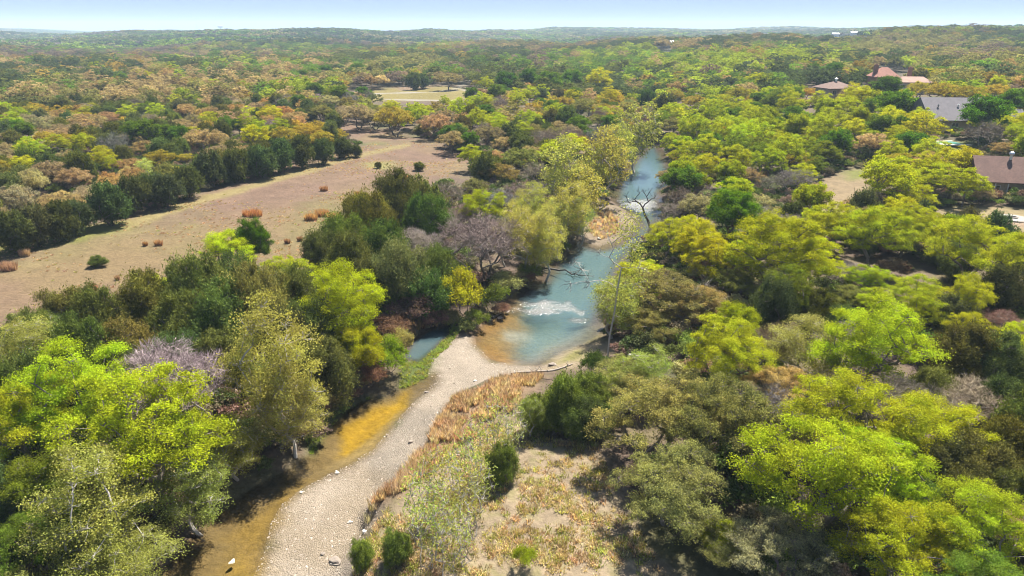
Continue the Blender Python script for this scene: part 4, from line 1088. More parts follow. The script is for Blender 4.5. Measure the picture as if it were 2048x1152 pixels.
# ------------------------------------------------------------------ scattering (for what nobody could count)
def scatter(name, P, rz, S, tint, protos, mat, label, cat=None):
    """one object: points with size, turn, tint; small plants are set on them"""
    me = bpy.data.meshes.new(name)
    P = np.asarray(P, np.float32)
    me.vertices.add(len(P)); me.vertices.foreach_set('co', P.ravel())
    S = np.asarray(S, np.float32)
    if S.ndim == 1: S = np.repeat(S[:, None], 3, 1)
    for nm, typ, val, key in (('size', 'FLOAT_VECTOR', S, 'vector'), ('turn', 'FLOAT_VECTOR', np.stack([np.zeros(len(P)), np.zeros(len(P)), rz], -1), 'vector'),
                              ('tint', 'FLOAT_VECTOR', tint, 'vector'), ('pick', 'INT', np.asarray([x % len(protos) for x in np.asarray(P[:, 0] * 7919 + P[:, 1] * 104729).astype(np.int64)]), 'value')):
        a = me.attributes.new(nm, typ, 'POINT')
        a.data.foreach_set(key, np.asarray(val, np.int32 if typ == 'INT' else np.float32).ravel())
    ob = link(name, me)
    g = bpy.data.node_groups.new(name + '_scatter', 'GeometryNodeTree')
    g.interface.new_socket('Geometry', in_out='INPUT', socket_type='NodeSocketGeometry')
    g.interface.new_socket('Geometry', in_out='OUTPUT', socket_type='NodeSocketGeometry')
    gi, go = g.nodes.new('NodeGroupInput'), g.nodes.new('NodeGroupOutput')
    inst = g.nodes.new('GeometryNodeInstanceOnPoints')
    jn = g.nodes.new('GeometryNodeJoinGeometry')
    for pm in protos:
        po = bpy.data.objects.new(name + '_source', pm)
        oi = g.nodes.new('GeometryNodeObjectInfo'); oi.inputs['Object'].default_value = po
        sm = g.nodes.new('GeometryNodeSetMaterial'); sm.inputs['Material'].default_value = mat
        ti = g.nodes.new('GeometryNodeGeometryToInstance')
        g.links.new(oi.outputs['Geometry'], sm.inputs['Geometry']); g.links.new(sm.outputs['Geometry'], ti.inputs['Geometry'])
        g.links.new(ti.outputs[0], jn.inputs[0])
    def na(nm, typ):
        n = g.nodes.new('GeometryNodeInputNamedAttribute'); n.data_type = typ; n.inputs['Name'].default_value = nm
        return n.outputs['Attribute']
    g.links.new(gi.outputs[0], inst.inputs['Points']); g.links.new(jn.outputs[0], inst.inputs['Instance'])
    inst.inputs['Pick Instance'].default_value = True
    g.links.new(na('pick', 'INT'), inst.inputs['Instance Index'])
    g.links.new(na('size', 'FLOAT_VECTOR'), inst.inputs['Scale'])
    er = g.nodes.new('FunctionNodeEulerToRotation'); g.links.new(na('turn', 'FLOAT_VECTOR'), er.inputs[0])
    g.links.new(er.outputs[0], inst.inputs['Rotation'])
    g.links.new(inst.outputs[0], go.inputs[0])
    md = ob.modifiers.new('scatter', 'NODES'); md.node_group = g
    tag(ob, label, cat, kind='stuff')
    return ob

def crown_of(sp, lod, v): return proto(sp, lod, v)[1]
r3 = np.random.default_rng(17)
def tints(cols, wts, n, spread=0.14, rs=r3):
    c = np.array(cols)[rs.choice(len(cols), n, p=np.array(wts) / np.sum(wts))]
    return np.clip(c * np.exp(rs.normal(0, spread, (n, 1)) + rs.normal(0, spread * .5, (n, 3))), 0.004, 0.7)

# trees further off than those built one by one
def far_rows(r0, r1, sp0, grow_=0.0, seed=1, half=41):
    rs = np.random.default_rng(seed); L_ = []
    r_ = r0
    while r_ < r1:
        s_ = sp0 + grow_ * (r_ - r0)
        az = np.arange(-R(half), R(half), s_ / r_)
        az = az + rs.uniform(-.45, .45, len(az)) * s_ / r_
        rad = r_ + rs.uniform(-.5, .5, len(az)) * s_
        L_.append(np.stack([rad * np.sin(az), rad * np.cos(az), np.full(len(az), s_)], -1))
        r_ += s_ * 0.92
    return np.concatenate(L_)
FARC = {'juniper': (0.125, 0.145, 0.040), 'dark': (0.085, 0.115, 0.045), 'oaktan': (0.36, 0.28, 0.135), 'olive': (0.26, 0.25, 0.08), 'green': (0.14, 0.23, 0.028), 'lime': (0.30, 0.36, 0.03), 'bare': (0.22, 0.165, 0.13), 'gold': (0.33, 0.24, 0.05), 'orange': (0.34, 0.23, 0.10)}
def far_tint(P, z, rs):
    px, py, _ = project(np.concatenate([P[:, :2], (z + 4)[:, None]], 1))
    nb = fbm(P[:, 0] * 0.012, P[:, 1] * 0.006, 91, 3)
    nb2 = fbm(P[:, 0] * 0.02 + 40, P[:, 1] * 0.01, 95, 3)
    keys = list(FARC)
    W_ = np.ones((len(P), len(keys))) * np.array([1.5, 1.1, 0.8, 1.1, 1.4, 0.8, 0.6, 0.2, 0.1])
    ix = {k_: i_ for i_, k_ in enumerate(keys)}
    band = np.exp(-((py - 112) / 16.0) ** 2) * ((px > 780) & (px < 1340))
    W_[:, ix['green']] *= 1 + 5 * band; W_[:, ix['lime']] *= 1 + 5 * band
    rt_ = (px > 1350) & (py > 95)
    W_[rt_, ix['oaktan']] *= 2.0; W_[rt_, ix['lime']] *= 1.8; W_[rt_, ix['orange']] *= 2
    lf = (px < 700) & (py > 120); W_[lf, ix['orange']] *= 2.5; W_[lf, ix['oaktan']] *= 1.4
    dk = py < 92; W_[dk, ix['juniper']] *= 2.2; W_[dk, ix['dark']] *= 2.2; W_[dk, ix['lime']] *= .3
    for i_ in range(len(keys)):
        W_[:, i_] *= np.exp(13 * (fbm(P[:, 0] * 0.010 + 31 * i_, P[:, 1] * 0.0055 + 17 * i_, 91 + i_, 3) - 0.5))
    for a_, b_ in (('juniper', 'dark'), ('green', 'lime')): W_[:, ix[b_]] *= np.exp(9 * (fbm(P[:, 0] * 0.010 + 31 * ix[a_], P[:, 1] * 0.0055 + 17 * ix[a_], 91 + ix[a_], 3) - 0.5))
    W_ /= W_.sum(1, keepdims=True)
    c_ = (W_.cumsum(1) > rs.uniform(0, 1, (len(P), 1))).argmax(1)
    base = np.array([FARC[k_] for k_ in keys])[c_]
    return np.clip(base * np.exp(rs.normal(0, .16, (len(P), 1))), .004, .7)

T1 = far_rows(362, 1250, 7.4, 0.0042, 3)
rs_ = np.random.default_rng(33)
z1 = terrain(T1[:, 0], T1[:, 1])
keep = ~(sdf(T1[:, :2], wpoly(PASTURE_PX, 2.5)) < 3)
ppx, ppy, _ = project(np.concatenate([T1[:, :2], (z1 + 6)[:, None]], 1))
keep &= ~((ppx > 690) & (ppx < 1000) & (ppy > 160) & (ppy < 206)) | (rs_.uniform(size=len(T1)) < 0.12)
for (a_, b_, c_, d_) in HOUSE_PX[:2] + [(1310, 92, 1350, 104), (1600, 62, 1760, 76)]:
    keep &= ~((ppx > a_) & (ppx < c_) & (ppy > b_ - 2) & (ppy < d_ + 3))
keep &= rs_.uniform(size=len(T1)) < 0.93
T1, z1 = T1[keep], z1[keep]
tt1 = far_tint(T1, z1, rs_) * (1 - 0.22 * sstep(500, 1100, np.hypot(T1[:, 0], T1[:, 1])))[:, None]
sz1 = rs_.uniform(0.65, 1.1, len(T1)) * (T1[:, 2] / 7.4)
wx_ = np.array([[q[1], q[2]] for q in WOOD]); wz_ = terrain(wx_[:, 0], wx_[:, 1])
wt_ = np.array([jitter(PAL[q[0]][1], 0.12) for q in WOOD]); ws_ = np.array([q[3] / 9.5 for q in WOOD])
PW = np.concatenate([np.concatenate([T1[:, :2], z1[:, None]], 1), np.concatenate([wx_, wz_[:, None]], 1)])
TW = np.concatenate([tt1, wt_]); SW = np.concatenate([sz1, ws_])
SW3 = np.stack([SW, SW, np.clip(SW, 0.5, 1.15) * rs_.uniform(.8, 1.05, len(SW))], -1)
LOD2 = [crown_of('elm', 2, 0), crown_of('dense', 2, 0), crown_of('oak', 2, 0), crown_of('dense', 2, 1), crown_of('oak', 2, 1), crown_of('elm', 2, 1)]
scatter('distant_woodland', PW, rs_.uniform(0, 6.28, len(PW)), SW3, TW, LOD2, M_LEAF_I, 'mixed green and tan woodland covering the country beyond the houses and pasture', 'woodland')

nx_ = np.array([[q[1], q[2]] for q in NEARW])
scatter('wood_margin', np.c_[nx_, terrain(nx_[:, 0], nx_[:, 1])], rs_.uniform(0, 6.28, len(nx_)), np.array([q[3] / 9.5 for q in NEARW]), np.array([jitter(PAL[q[0]][1], 0.12) for q in NEARW]),
        [crown_of('elm', 1, 0), crown_of('oak', 1, 0), crown_of('dense', 1, 0)], M_LEAF_I, 'small leafy trees filling in between the others at the margins of the near woods', 'woodland')

def lump(seed, Wd, H, n):
    rs = np.random.default_rng(seed); m_ = MB()
    d = unit(rs.normal(size=(n, 3)) * [1, 1, .8]); d[:, 2] = np.abs(d[:, 2])
    lob = rs.uniform(-.6, .6, (6, 2)) * Wd / 2
    c = np.concatenate([lob[rs.integers(6, size=n)] + d[:, :2] * Wd * .2, (H * .45 + d[:, 2] * H * .5 * rs.uniform(.6, 1, n))[:, None]], 1)
    nn = unit(d + rs.normal(0, .5, (n, 3))); t_ = unit(np.cross(nn, rs.normal(size=(n, 3))))
    m_.leaves(c, t_, nn, Wd * .24 * rs.uniform(.6, 1.3, n), Wd * .19, rs.uniform(0, 1, n))
    return m_.mesh('far_crown', M_LEAF_I)
LUMPS = [lump(s_, 11, 8.5, 110) for s_ in range(4)]
T2 = far_rows(1250, 9300, 11.5, 0.0062, 4, 40)
z2 = terrain(T2[:, 0], T2[:, 1])
sz2 = rs_.uniform(0.75, 1.25, len(T2)) * (T2[:, 2] / 9.5)
ppx, ppy, _ = project(np.concatenate([T2[:, :2], (z2 + 5)[:, None]], 1))
keep = ~((ppx > 1610) & (ppx < 1720) & (ppy > 64) & (ppy < 78) & (T2[:, 1] < 1700))
T2, z2, sz2 = T2[keep], z2[keep], sz2[keep]
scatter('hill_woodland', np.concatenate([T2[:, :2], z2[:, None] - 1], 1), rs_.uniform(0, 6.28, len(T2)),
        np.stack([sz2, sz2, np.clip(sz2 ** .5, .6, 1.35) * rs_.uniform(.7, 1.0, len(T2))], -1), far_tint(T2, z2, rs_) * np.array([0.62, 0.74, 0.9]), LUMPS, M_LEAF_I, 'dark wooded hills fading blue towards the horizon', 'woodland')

# undergrowth between the near trees
US = r3.uniform(0, 1, (20000, 2))
ur = 34 + (250 - 34) * US[:, 0] ** 0.62; ua = (US[:, 1] - .5) * R(112)
UX, UY = ur * np.sin(ua), ur * np.cos(ua)
UP_ = np.stack([UX, UY], -1)
bl = (glook(G_WAT, UX, UY) < 0.5) | (glook(G_LOW, UX, UY) < 0.3)
for q in OPEN_W: bl |= sdf(UP_, q) < 0.8
bl |= fbm(UX * .09, UY * .09, 71, 3) < 0.40
UX, UY, ur = UX[~bl], UY[~bl], ur[~bl]
uz = terrain(UX, UY)
upx, upy, _ = project(np.stack([UX, UY, uz + 1.6], -1))
bl = np.zeros(len(UX), bool)
for q in OPEN_VIEW: bl |= sdf(np.stack([upx, upy], -1), q) < 0
UX, UY, uz, ur = UX[~bl], UY[~bl], uz[~bl], ur[~bl]
us = r3.uniform(0.35, 1.0, len(UX))
ucol = tints([(0.18, 0.15, 0.10), (0.12, 0.16, 0.04), (0.30, 0.21, 0.15), (0.32, 0.30, 0.14), (0.21, 0.27, 0.05), (0.09, 0.115, 0.04)], [3, 3, 2.5, 2, 1.4, 3], len(UX))
scatter('undergrowth', np.stack([UX, UY, uz - .1], -1), r3.uniform(0, 6.28, len(UX)), us, ucol, [crown_of('shrub', 1, v) for v in range(3)], M_TWIG_I, 'dark brown and green undergrowth filling the gaps between the near trees', 'undergrowth')

# ------------------------------------------------------------------ grasses
def tuft(seed, n, H, spread, lean, wd):
    rs = np.random.default_rng(seed); m_ = MB()
    a = rs.uniform(0, 6.28, n); r_ = spread * rs.uniform(0, 1, n) ** .6
    b0 = np.stack([r_ * np.cos(a), r_ * np.sin(a), np.zeros(n)], -1)
    h = H * rs.uniform(.5, 1.1, n)
    out_ = np.stack([np.cos(a), np.sin(a), np.zeros(n)], -1) * (lean * h * rs.uniform(.2, 1.2, n))[:, None]
    mid = b0 + out_ * .35 + np.array([0, 0, 1]) * (h * .6)[:, None]
    tip = b0 + out_ + np.array([0, 0, 1]) * h[:, None]
    sd = np.stack([-np.sin(a + rs.normal(0, .8, n)), np.cos(a), np.zeros(n)], -1) * wd
    v = np.stack([b0 - sd, b0 + sd, mid + sd * .8, mid - sd * .8, tip], 1)
    k_ = np.arange(n)[:, None] * 5
    m_.add(v.reshape(-1, 3), f3=k_ + np.array([[3, 2, 4]]), f4=k_ + np.array([[0, 1, 2, 3]]), var=np.repeat(rs.uniform(0, 1, n), 5))
    return m_.mesh('grass_tuft', M_GRASS_I)
TUFT = [tuft(s_, 34, .8, .28, .45, .022) for s_ in range(3)]
LOWT = [tuft(s_ + 10, 26, .3, .32, .8, .03) for s_ in range(3)]
def in_world(n, poly, zz, rs=r3, margin=0.0):
    wp = wpoly(poly, zz); mn, mxx = wp.min(0), wp.max(0)
    P = rs.uniform(0, 1, (n, 2)) * (mxx - mn) + mn
    return P[sdf(P, wp) < -margin]
def dry(P): return P[(glook(G_WAT, P[:, 0], P[:, 1]) > 0.4)]
G_ = in_world(9000, RED_PX, 1.0); G_ = dry(G_); G_ = G_[fbm(G_[:, 0] * .5, G_[:, 1] * .5, 7, 3) + r3.normal(0, .08, len(G_)) > 0.50]
G2 = in_world(420, [(1175, 462), (1190, 430), (1215, 420), (1240, 440), (1235, 465), (1200, 480)], .2)
G3 = dry(in_world(900, [(780, 640), (850, 560), (900, 640), (890, 655), (830, 670), (790, 690)], 1.5))
GA = np.concatenate([G_, G2, G3])
scatter('bluestem_grass', np.c_[GA, terrain(GA[:, 0], GA[:, 1]) - .03], r3.uniform(0, 6.28, len(GA)), r3.uniform(.55, 1.25, len(GA)),
        tints([(0.43, 0.28, 0.165), (0.50, 0.37, 0.24), (0.46, 0.35, 0.24), (0.56, 0.44, 0.30)], [3, 3, 3, 3], len(GA)), TUFT, M_GRASS_I, 'tall rust brown dry grass along the gravel and the point bar', 'grass')
G_ = dry(in_world(9000, CLEAR_PX, 1.5)); nn_ = fbm(G_[:, 0] * .35, G_[:, 1] * .35, 19, 4)
G_ = G_[nn_ + r3.normal(0, .08, len(nn_)) > 0.46]
scatter('clearing_grass', np.c_[G_, terrain(G_[:, 0], G_[:, 1]) - .03], r3.uniform(0, 6.28, len(G_)), r3.uniform(.3, 1.15, len(G_)),
        tints([(0.55, 0.44, 0.27), (0.42, 0.40, 0.12), (0.32, 0.34, 0.08), (0.50, 0.36, 0.22), (0.30, 0.23, 0.15)], [5, 3, 2, 2, 1.2], len(G_)), LOWT, M_GRASS_I, 'short tufted tan and green grass of the foreground clearing', 'grass')
G_ = in_world(26000, FIELD_PX, 2.5); nn_ = fbm(G_[:, 0] * .10, G_[:, 1] * .10, 23, 4)
G_ = G_[(nn_ + r3.normal(0, .10, len(nn_)) > 0.60) & (np.hypot(G_[:, 0], G_[:, 1]) < 230)]
scatter('field_grass', np.c_[G_, terrain(G_[:, 0], G_[:, 1]) - .03], r3.uniform(0, 6.28, len(G_)), r3.uniform(.4, 1.0, len(G_)),
        tints([(0.42, 0.29, 0.22), (0.46, 0.34, 0.21), (0.36, 0.34, 0.14), (0.40, 0.26, 0.18)], [4, 4, 1.5, 1.5], len(G_)), LOWT, M_GRASS_I, 'short pinkish tan dry grass of the old field', 'grass')
gp = []
for poly_ in ([(800, 745), (850, 700), (884, 690), (862, 735), (850, 765), (800, 790)], [(610, 880), (680, 815), (740, 795), (730, 812), (660, 875), (625, 915)], [(890, 640), (930, 650), (900, 690), (870, 720), (880, 680)]):
    gp.append(in_world(700, poly_, 0.1))
gp = np.concatenate(gp); gp = gp[glook(G_WAT, gp[:, 0], gp[:, 1]) > 0.05]
scatter('stream_weeds', np.c_[gp, np.maximum(terrain(gp[:, 0], gp[:, 1]), -.05)], r3.uniform(0, 6.28, len(gp)), r3.uniform(.35, .9, len(gp)),
        tints([(0.26, 0.34, 0.06), (0.34, 0.38, 0.09), (0.22, 0.27, 0.08)], [1, 1, 1], len(gp)), LOWT, M_GRASS_I, 'fresh green weeds along the edge of the shallow stream', 'weeds')
#@@THINGS
# ------------------------------------------------------------------ houses
M_STUCCO = simple('stucco', (0.42, 0.36, 0.29), 0.9, 0.15, 2.0)
M_BRICK = simple('red_brick', (0.25, 0.13, 0.09), 0.9, 0.3, 6.0)
M_STONEW = simple('stone_wall', (0.33, 0.27, 0.20), 0.9, 0.35, 3.0)
M_WHITE = simple('white_paint', (0.5, 0.49, 0.46), 0.6, 0.08, 2.0)
M_METAL = simple('galvanised', (0.5, 0.52, 0.54), 0.4, 0.15, 4.0, 0.6, 0.5)
M_DARK = simple('dark_metal', (0.04, 0.045, 0.05), 0.5, 0.2, 4.0)
M_WOODB = simple('brown_wood', (0.14, 0.085, 0.05), 0.8, 0.3, 6.0)
M_GREYW = simple('grey_wood', (0.28, 0.24, 0.20), 0.9, 0.35, 6.0)
M_CONC = simple('concrete', (0.24, 0.215, 0.18), 0.9, 0.15, 2.0)
def roofmat(name, col):
    m, t, o = newmat(name)
    g_ = N(t, 'ShaderNodeTexCoord')
    br = N(t, 'ShaderNodeTexBrick', Scale=2.2)
    br.inputs['Color1'].default_value = (*[c * 0.82 for c in col], 1); br.inputs['Color2'].default_value = (*[min(1, c * 1.15) for c in col], 1)
    br.inputs['Mortar'].default_value = (*[c * 0.6 for c in col], 1); br.inputs['Mortar Size'].default_value = 0.02
    t.links.new(g_.outputs['Object'], br.inputs['Vector'])
    nn = N(t, 'ShaderNodeTexNoise', Scale=0.6, Detail=5.0); t.links.new(g_.outputs['Object'], nn.inputs['Vector'])
    s = t.nodes.new('ShaderNodeVectorMath'); s.operation = 'SCALE'
    t.links.new(br.outputs['Color'], s.inputs[0]); t.links.new(mathn(t, 'ADD', mathn(t, 'MULTIPLY', nn.outputs['Fac'], .6), .7), s.inputs['Scale'])
    p = N(t, 'ShaderNodeBsdfPrincipled'); p.inputs['Roughness'].default_value = 0.85; p.inputs['Specular IOR Level'].default_value = 0.2
    t.links.new(s.outputs[0], p.inputs['Base Color']); t.links.new(p.outputs[0], o.inputs['Surface'])
    return m
M_RBROWN = roofmat('brown_shingles', (0.15, 0.095, 0.075)); M_RGREY = roofmat('grey_shingles', (0.115, 0.105, 0.112)); M_RRED = roofmat('red_tiles', (0.27, 0.125, 0.09)); M_RDARK = roofmat('dark_brown_shingles', (0.14, 0.082, 0.065)); M_RPINK = roofmat('pinkish_tiles', (0.30, 0.19, 0.145))
mg, t, o = newmat('window_glass')
p = N(t, 'ShaderNodeBsdfPrincipled'); p.inputs['Base Color'].default_value = (0.02, 0.025, 0.03, 1); p.inputs['Roughness'].default_value = 0.05; p.inputs['Specular IOR Level'].default_value = 0.8
t.links.new(p.outputs[0], o.inputs['Surface']); M_GLASS = mg

def roof_shape(mb, L_, W_, h, z0, over=0.6, ridge=None, th=0.18, c=(0, 0), rz=0.0):
    """hip roof when ridge is shorter than the length, gable when it equals it"""
    a, b = L_ / 2 + over, W_ / 2 + over
    r_ = (ridge if ridge is not None else 2 * a) / 2
    v = [[-a, -b, z0], [a, -b, z0], [a, b, z0], [-a, b, z0], [-a, -b, z0 + th], [a, -b, z0 + th], [a, b, z0 + th], [-a, b, z0 + th], [-r_, 0, z0 + th + h], [r_, 0, z0 + th + h]]
    v = np.array(v, float); c_, s_ = math.cos(rz), math.sin(rz)
    v[:, :2] = v[:, :2] @ np.array([[c_, s_], [-s_, c_]]) + np.array(c)
    mb.add(v, f3=[[5, 6, 9], [7, 4, 8]], f4=[[3, 2, 1, 0], [0, 1, 5, 4], [1, 2, 6, 5], [2, 3, 7, 6], [3, 0, 4, 7], [4, 5, 9, 8], [6, 7, 8, 9]])
def window(par, x, y, z, w_, h_, rz=0.0):
    f = MB(); c_, s_ = math.cos(rz), math.sin(rz)
    for (dx, dz, ww, hh) in ((-w_ / 2, 0, .09, h_ + .09), (w_ / 2, 0, .09, h_ + .09), (0, -h_ / 2, w_ - .09, .09), (0, h_ / 2, w_ - .09, .09), (0, 0, .05, h_ - .09)):
        f.box((x + dx * c_, y + dx * s_, z + dz), (ww, .14, hh), rz)
    fr_ = f.build('window', M_WHITE, par)
    g_ = MB(); g_.box((x, y, z), (w_, .04, h_), rz); g_.build('pane', M_GLASS, fr_)
def chimney(par, x, y, z0, z1, w_, mat):
    m_ = MB(); m_.box((x, y, (z0 + z1) / 2), (w_, w_ * .8, z1 - z0)); m_.box((x, y, z1 + .1), (w_ + .25, w_ * .8 + .25, .2)); m_.box((x, y, z1 + .4), (w_ * .5, w_ * .4, .4))
    m_.build('chimney', mat, par)
def house(px, py, rz, label):
    x, y, z = at(px, py)
    e = empty('house', (x, y, z - .1), rz); tag(e, label, 'house', 'houses among the trees')
    return e, math.hypot(x, y)
def wallbox(par, c, d, mat):
    m_ = MB(); m_.box(c, d); m_.box((c[0], c[1], .2), (d[0] + .08, d[1] + .08, .4)); return m_.build('wall', mat, par)

# brown hip roofed house
e, d = house(1665, 206, R(12), 'two storey house with a brown hip roof and a metal flue, among yellow trees')
wallbox(e, (0, 0, 3.2), (11.5, 10, 6.4), M_STONEW)
m_ = MB(); roof_shape(m_, 11.5, 10, 2.5, 6.4, 1.2, 2.2); m_.build('roof', M_RBROWN, e)
m_ = MB(); m_.lathe([(.45, 8.2), (.45, 9.9), (.75, 9.9), (.75, 10.15), (.1, 10.5)], 10); m_.build('flue', M_METAL, e)
for x_ in (-3.6, 0, 3.6): window(e, x_, -5.02, 4.9, 1.7, 1.5)
for x_ in (-3.6, 3.6): window(e, x_, -5.02, 1.9, 1.7, 1.5)
m_ = MB(); m_.box((0, -5.03, 1.25), (1.2, .1, 2.2)); dr = m_.build('door', M_WOODB, e); m_ = MB(); m_.box((.4, -5.11, 1.2), (.06, .08, .2)); m_.build('handle', M_METAL, dr)
m_ = MB(); roof_shape(m_, 7, 4, 1.0, 2.9, .5, c=(2.5, -9)); m_.build('porch_roof', M_RBROWN, e)
for x_ in (-.6, 5.6): m_ = MB(); m_.box((x_, -10.6, 1.45), (.25, .25, 2.9)); m_.build('post', M_WOODB, e)
# red tiled house
e, d = house(1785, 186, R(-8), 'large house with red tiled roofs and two brick chimneys, farthest of the houses')
e.scale = (.88, .88, .85)
wallbox(e, (-6, 0, 4.2), (11, 11, 8.4), M_BRICK); wallbox(e, (7, -3, 3), (15, 9, 6), M_STUCCO)
m_ = MB(); roof_shape(m_, 11, 11, 4.6, 8.4, .8, 3.0, c=(-6, 0)); m_.build('roof', M_RRED, e)
m_ = MB(); roof_shape(m_, 15, 9, 2.6, 6.0, .8, 10, c=(7, -3)); m_.build('roof', M_RPINK, e)
chimney(e, -10.5, -1, 7, 14.2, 2.0, M_BRICK); chimney(e, 6.6, 0.5, 6, 13.0, 1.7, M_BRICK)
for x_ in (-9, -6, -3): window(e, x_, -5.52, 6.3, 1.6, 1.6)
for x_ in (2, 6, 10, 13): window(e, x_, -7.52, 4.2, 1.6, 1.5)
# grey roofed house
e, d = house(1905, 256, R(-7), 'long house under a pale grey shingle roof above the swimming pool')
wallbox(e, (0, 1.4, 1.6), (20, 17.8, 3.2), M_STONEW)
m_ = MB(); roof_shape(m_, 20, 17.8, 6.0, 3.2, .9, c=(0, 1.4)); m_.build('roof', M_RGREY, e)
for (x_, y_, c_) in ((-7, -1.6, M_DARK), (-1, -1.2, M_WHITE), (5, -2.4, M_WHITE)):
    m_ = MB(); y_ -= 1.4; zt_ = 3.38 + 6.0 * (1 - abs(y_ - 1.4) / 9.8); m_.lathe([(.16, zt_ - .3), (.16, zt_ + .55), (.34, zt_ + .6), (.05, zt_ + .95)], 8, (x_, y_, 0)); m_.build('roof_vent', c_, e)
for x_ in (-7.5, -3, 2, 6.5): window(e, x_, -7.52, 1.9, 1.8, 1.4)
m_ = MB(); m_.box((4.3, -7.53, 1.2), (1.1, .1, 2.1)); dr = m_.build('door', M_WHITE, e); m_ = MB(); m_.box((4.65, -7.61, 1.2), (.06, .08, .2)); m_.build('handle', M_DARK, dr)
wallbox(e, (15.5, 3, 1.5), (9, 9, 3), M_STONEW); m_ = MB(); roof_shape(m_, 9, 9, 2.8, 3.0, .7, c=(15.5, 3)); m_.build('garage_roof', M_RGREY, e)
# dark brown roofed house at the right edge
e, d = house(2022, 388, R(-14), 'house with a dark brown roof and a turbine vent, cut by the right edge')
wallbox(e, (1, 2, 1.5), (17, 10, 3.0), M_STONEW); wallbox(e, (4.6, -4.9, 1.45), (7.4, 3.7, 2.9), M_STONEW)
m_ = MB(); roof_shape(m_, 17, 10, 4.6, 3.0, .8, c=(1, 2)); m_.build('roof', M_RDARK, e)
m_ = MB(); roof_shape(m_, 11.5, 7.4, 2.7, 2.9, .6, 9, c=(4.6, -3.0), rz=R(90)); m_.build('wing_roof', M_RDARK, e)
m_ = MB(); m_.lathe([(.28, 7.2), (.28, 8.1), (.42, 8.2), (.52, 8.5), (.42, 8.8), (.1, 8.95)], 12, (-1.2, 1.4, 0)); m_.build('turbine_vent', M_METAL, e)
for x_ in (-6.8, -4.4): window(e, x_, -3.02, 1.7, 1.6, 1.4)
window(e, 3.2, -6.78, 1.6, 1.7, 1.4); window(e, 6.4, -6.78, 1.6, 1.7, 1.4)
m_ = MB(); m_.box((-1.6, -3.03, 1.2), (1.1, .1, 2.1)); dr = m_.build('door', M_WOODB, e); m_ = MB(); m_.box((-1.25, -3.11, 1.2), (.06, .08, .2)); m_.build('handle', M_METAL, dr)
for x_ in (-7.2, -4.8, -2.4): m_ = MB(); m_.box((x_, -3.65, 1.5), (.16, .16, 3.0)); m_.build('post', M_WHITE, e)
# swimming pool
x, y, z = at(1897, 287)
e = empty('swimming_pool', (x, y, z)); tag(e, 'kidney shaped turquoise swimming pool with pale stone coping below the grey roofed house', 'pool')
th = np.linspace(0, 2 * math.pi, 40, endpoint=False)
kid = np.stack([6.6 * np.cos(th), (3.0 + .9 * np.cos(th + .6)) * np.sin(th) + .5 * np.cos(2 * th)], -1)
m_ = MB(); n_ = len(kid); rings = [(1.28, .0), (1.28, .22), (1.0, .22), (1.0, .02)]
V_ = np.concatenate([np.c_[kid * np.array([1 + (k_ - 1) * .8, k_ + (k_ - 1) * .4]), np.full(n_, h_ + .15)] for k_, h_ in rings])
ff = [[a_ * n_ + q_, a_ * n_ + (q_ + 1) % n_, (a_ + 1) * n_ + (q_ + 1) % n_, (a_ + 1) * n_ + q_] for a_ in range(3) for q_ in range(n_)]
m_.add(V_, f4=ff); m_.build('coping', simple('pale_stone', (0.55, 0.50, 0.42), .8, .1), e)
m_ = MB(); m_.add(np.r_[np.c_[kid * .995, np.full(n_, .27)], [[0, 0, .27]]], f3=[[q_, (q_ + 1) % n_, n_] for q_ in range(n_)]); m_.build('pool_water', simple('pool_water', (0.13, 0.34, 0.30), .08, .12, .5, 0, .5), e)
# stone fire pit pad
x, y, z = at(2026, 437); m_ = MB(); m_.lathe([(0.01, -.3), (2.9, -.3), (2.9, .16), (2.3, .18), (.8, .18), (.8, .4), (.55, .4), (.55, .2), (0.01, .2)], 28)
o_ = m_.build('fire_pit_pad', M_CONC); o_.location = (x, y, z); tag(o_, 'round pale stone fire pit pad on the bare yard at the right edge', 'fire pit')
# rail fence
x, y, z = at(1672, 331); e = empty('rail_fence', (x, y, z), R(-4)); tag(e, 'low wooden rail fence under the trees of the small clearing', 'fence')
for q_ in range(6): m_ = MB(); m_.box((-6 + q_ * 2.4, 0, .5), (.16, .16, 1.4)); m_.build('post', M_GREYW, e)
for z_ in (.55, 1.0):
    for q_ in range(5): m_ = MB(); m_.tube([(-6.1 + q_ * 2.4, -.11, z_), (-4.9 + q_ * 2.4, -.12, z_ - .03), (-3.5 + q_ * 2.4, -.11, z_)], .06, 6); m_.build('rail', M_GREYW, e)
# far buildings, tower and masts
def farbox(px, dist, zoff, L_, W_, h, rz, label, wm, rm, name='barn', cat='building'):
    x = (px - 1024) / F * dist; y = dist; z = gz(x, y)
    e = empty(name, (x, y, z + zoff), rz); tag(e, label, cat, 'white buildings on the far slopes')
    m_ = MB(); m_.box((0, 0, h / 2 - 1), (L_, W_, h + 2)); m_.build('wall', wm, e)
    m_ = MB(); roof_shape(m_, L_, W_, W_ * .22, h, .5); m_.build('roof', rm, e)
    return e
farbox(1332, 860, -1.5, 14, 9, 8, R(10), 'long white metal roofed building in the woods, centre right below the horizon', M_WHITE, M_WHITE)
farbox(1630, 1500, -1, 14, 8, 8, R(5), 'white building on the right hand ridge, leftmost of three', M_WHITE, M_METAL)
farbox(1668, 1520, -1, 20, 8, 8, R(-6), 'white building on the right hand ridge, middle one of three', M_WHITE, M_METAL)
farbox(1705, 1500, -1, 13, 8, 8, R(8), 'white building on the right hand ridge, rightmost of three', M_WHITE, M_METAL)
farbox(540, 4600, 4, 50, 24, 14, 0, 'pale building on the far left hills right of the water tower', M_WHITE, M_METAL)
farbox(1288, 4800, 4, 50, 24, 14, 0, 'pale building on the far middle hill below the horizon', M_WHITE, M_METAL)
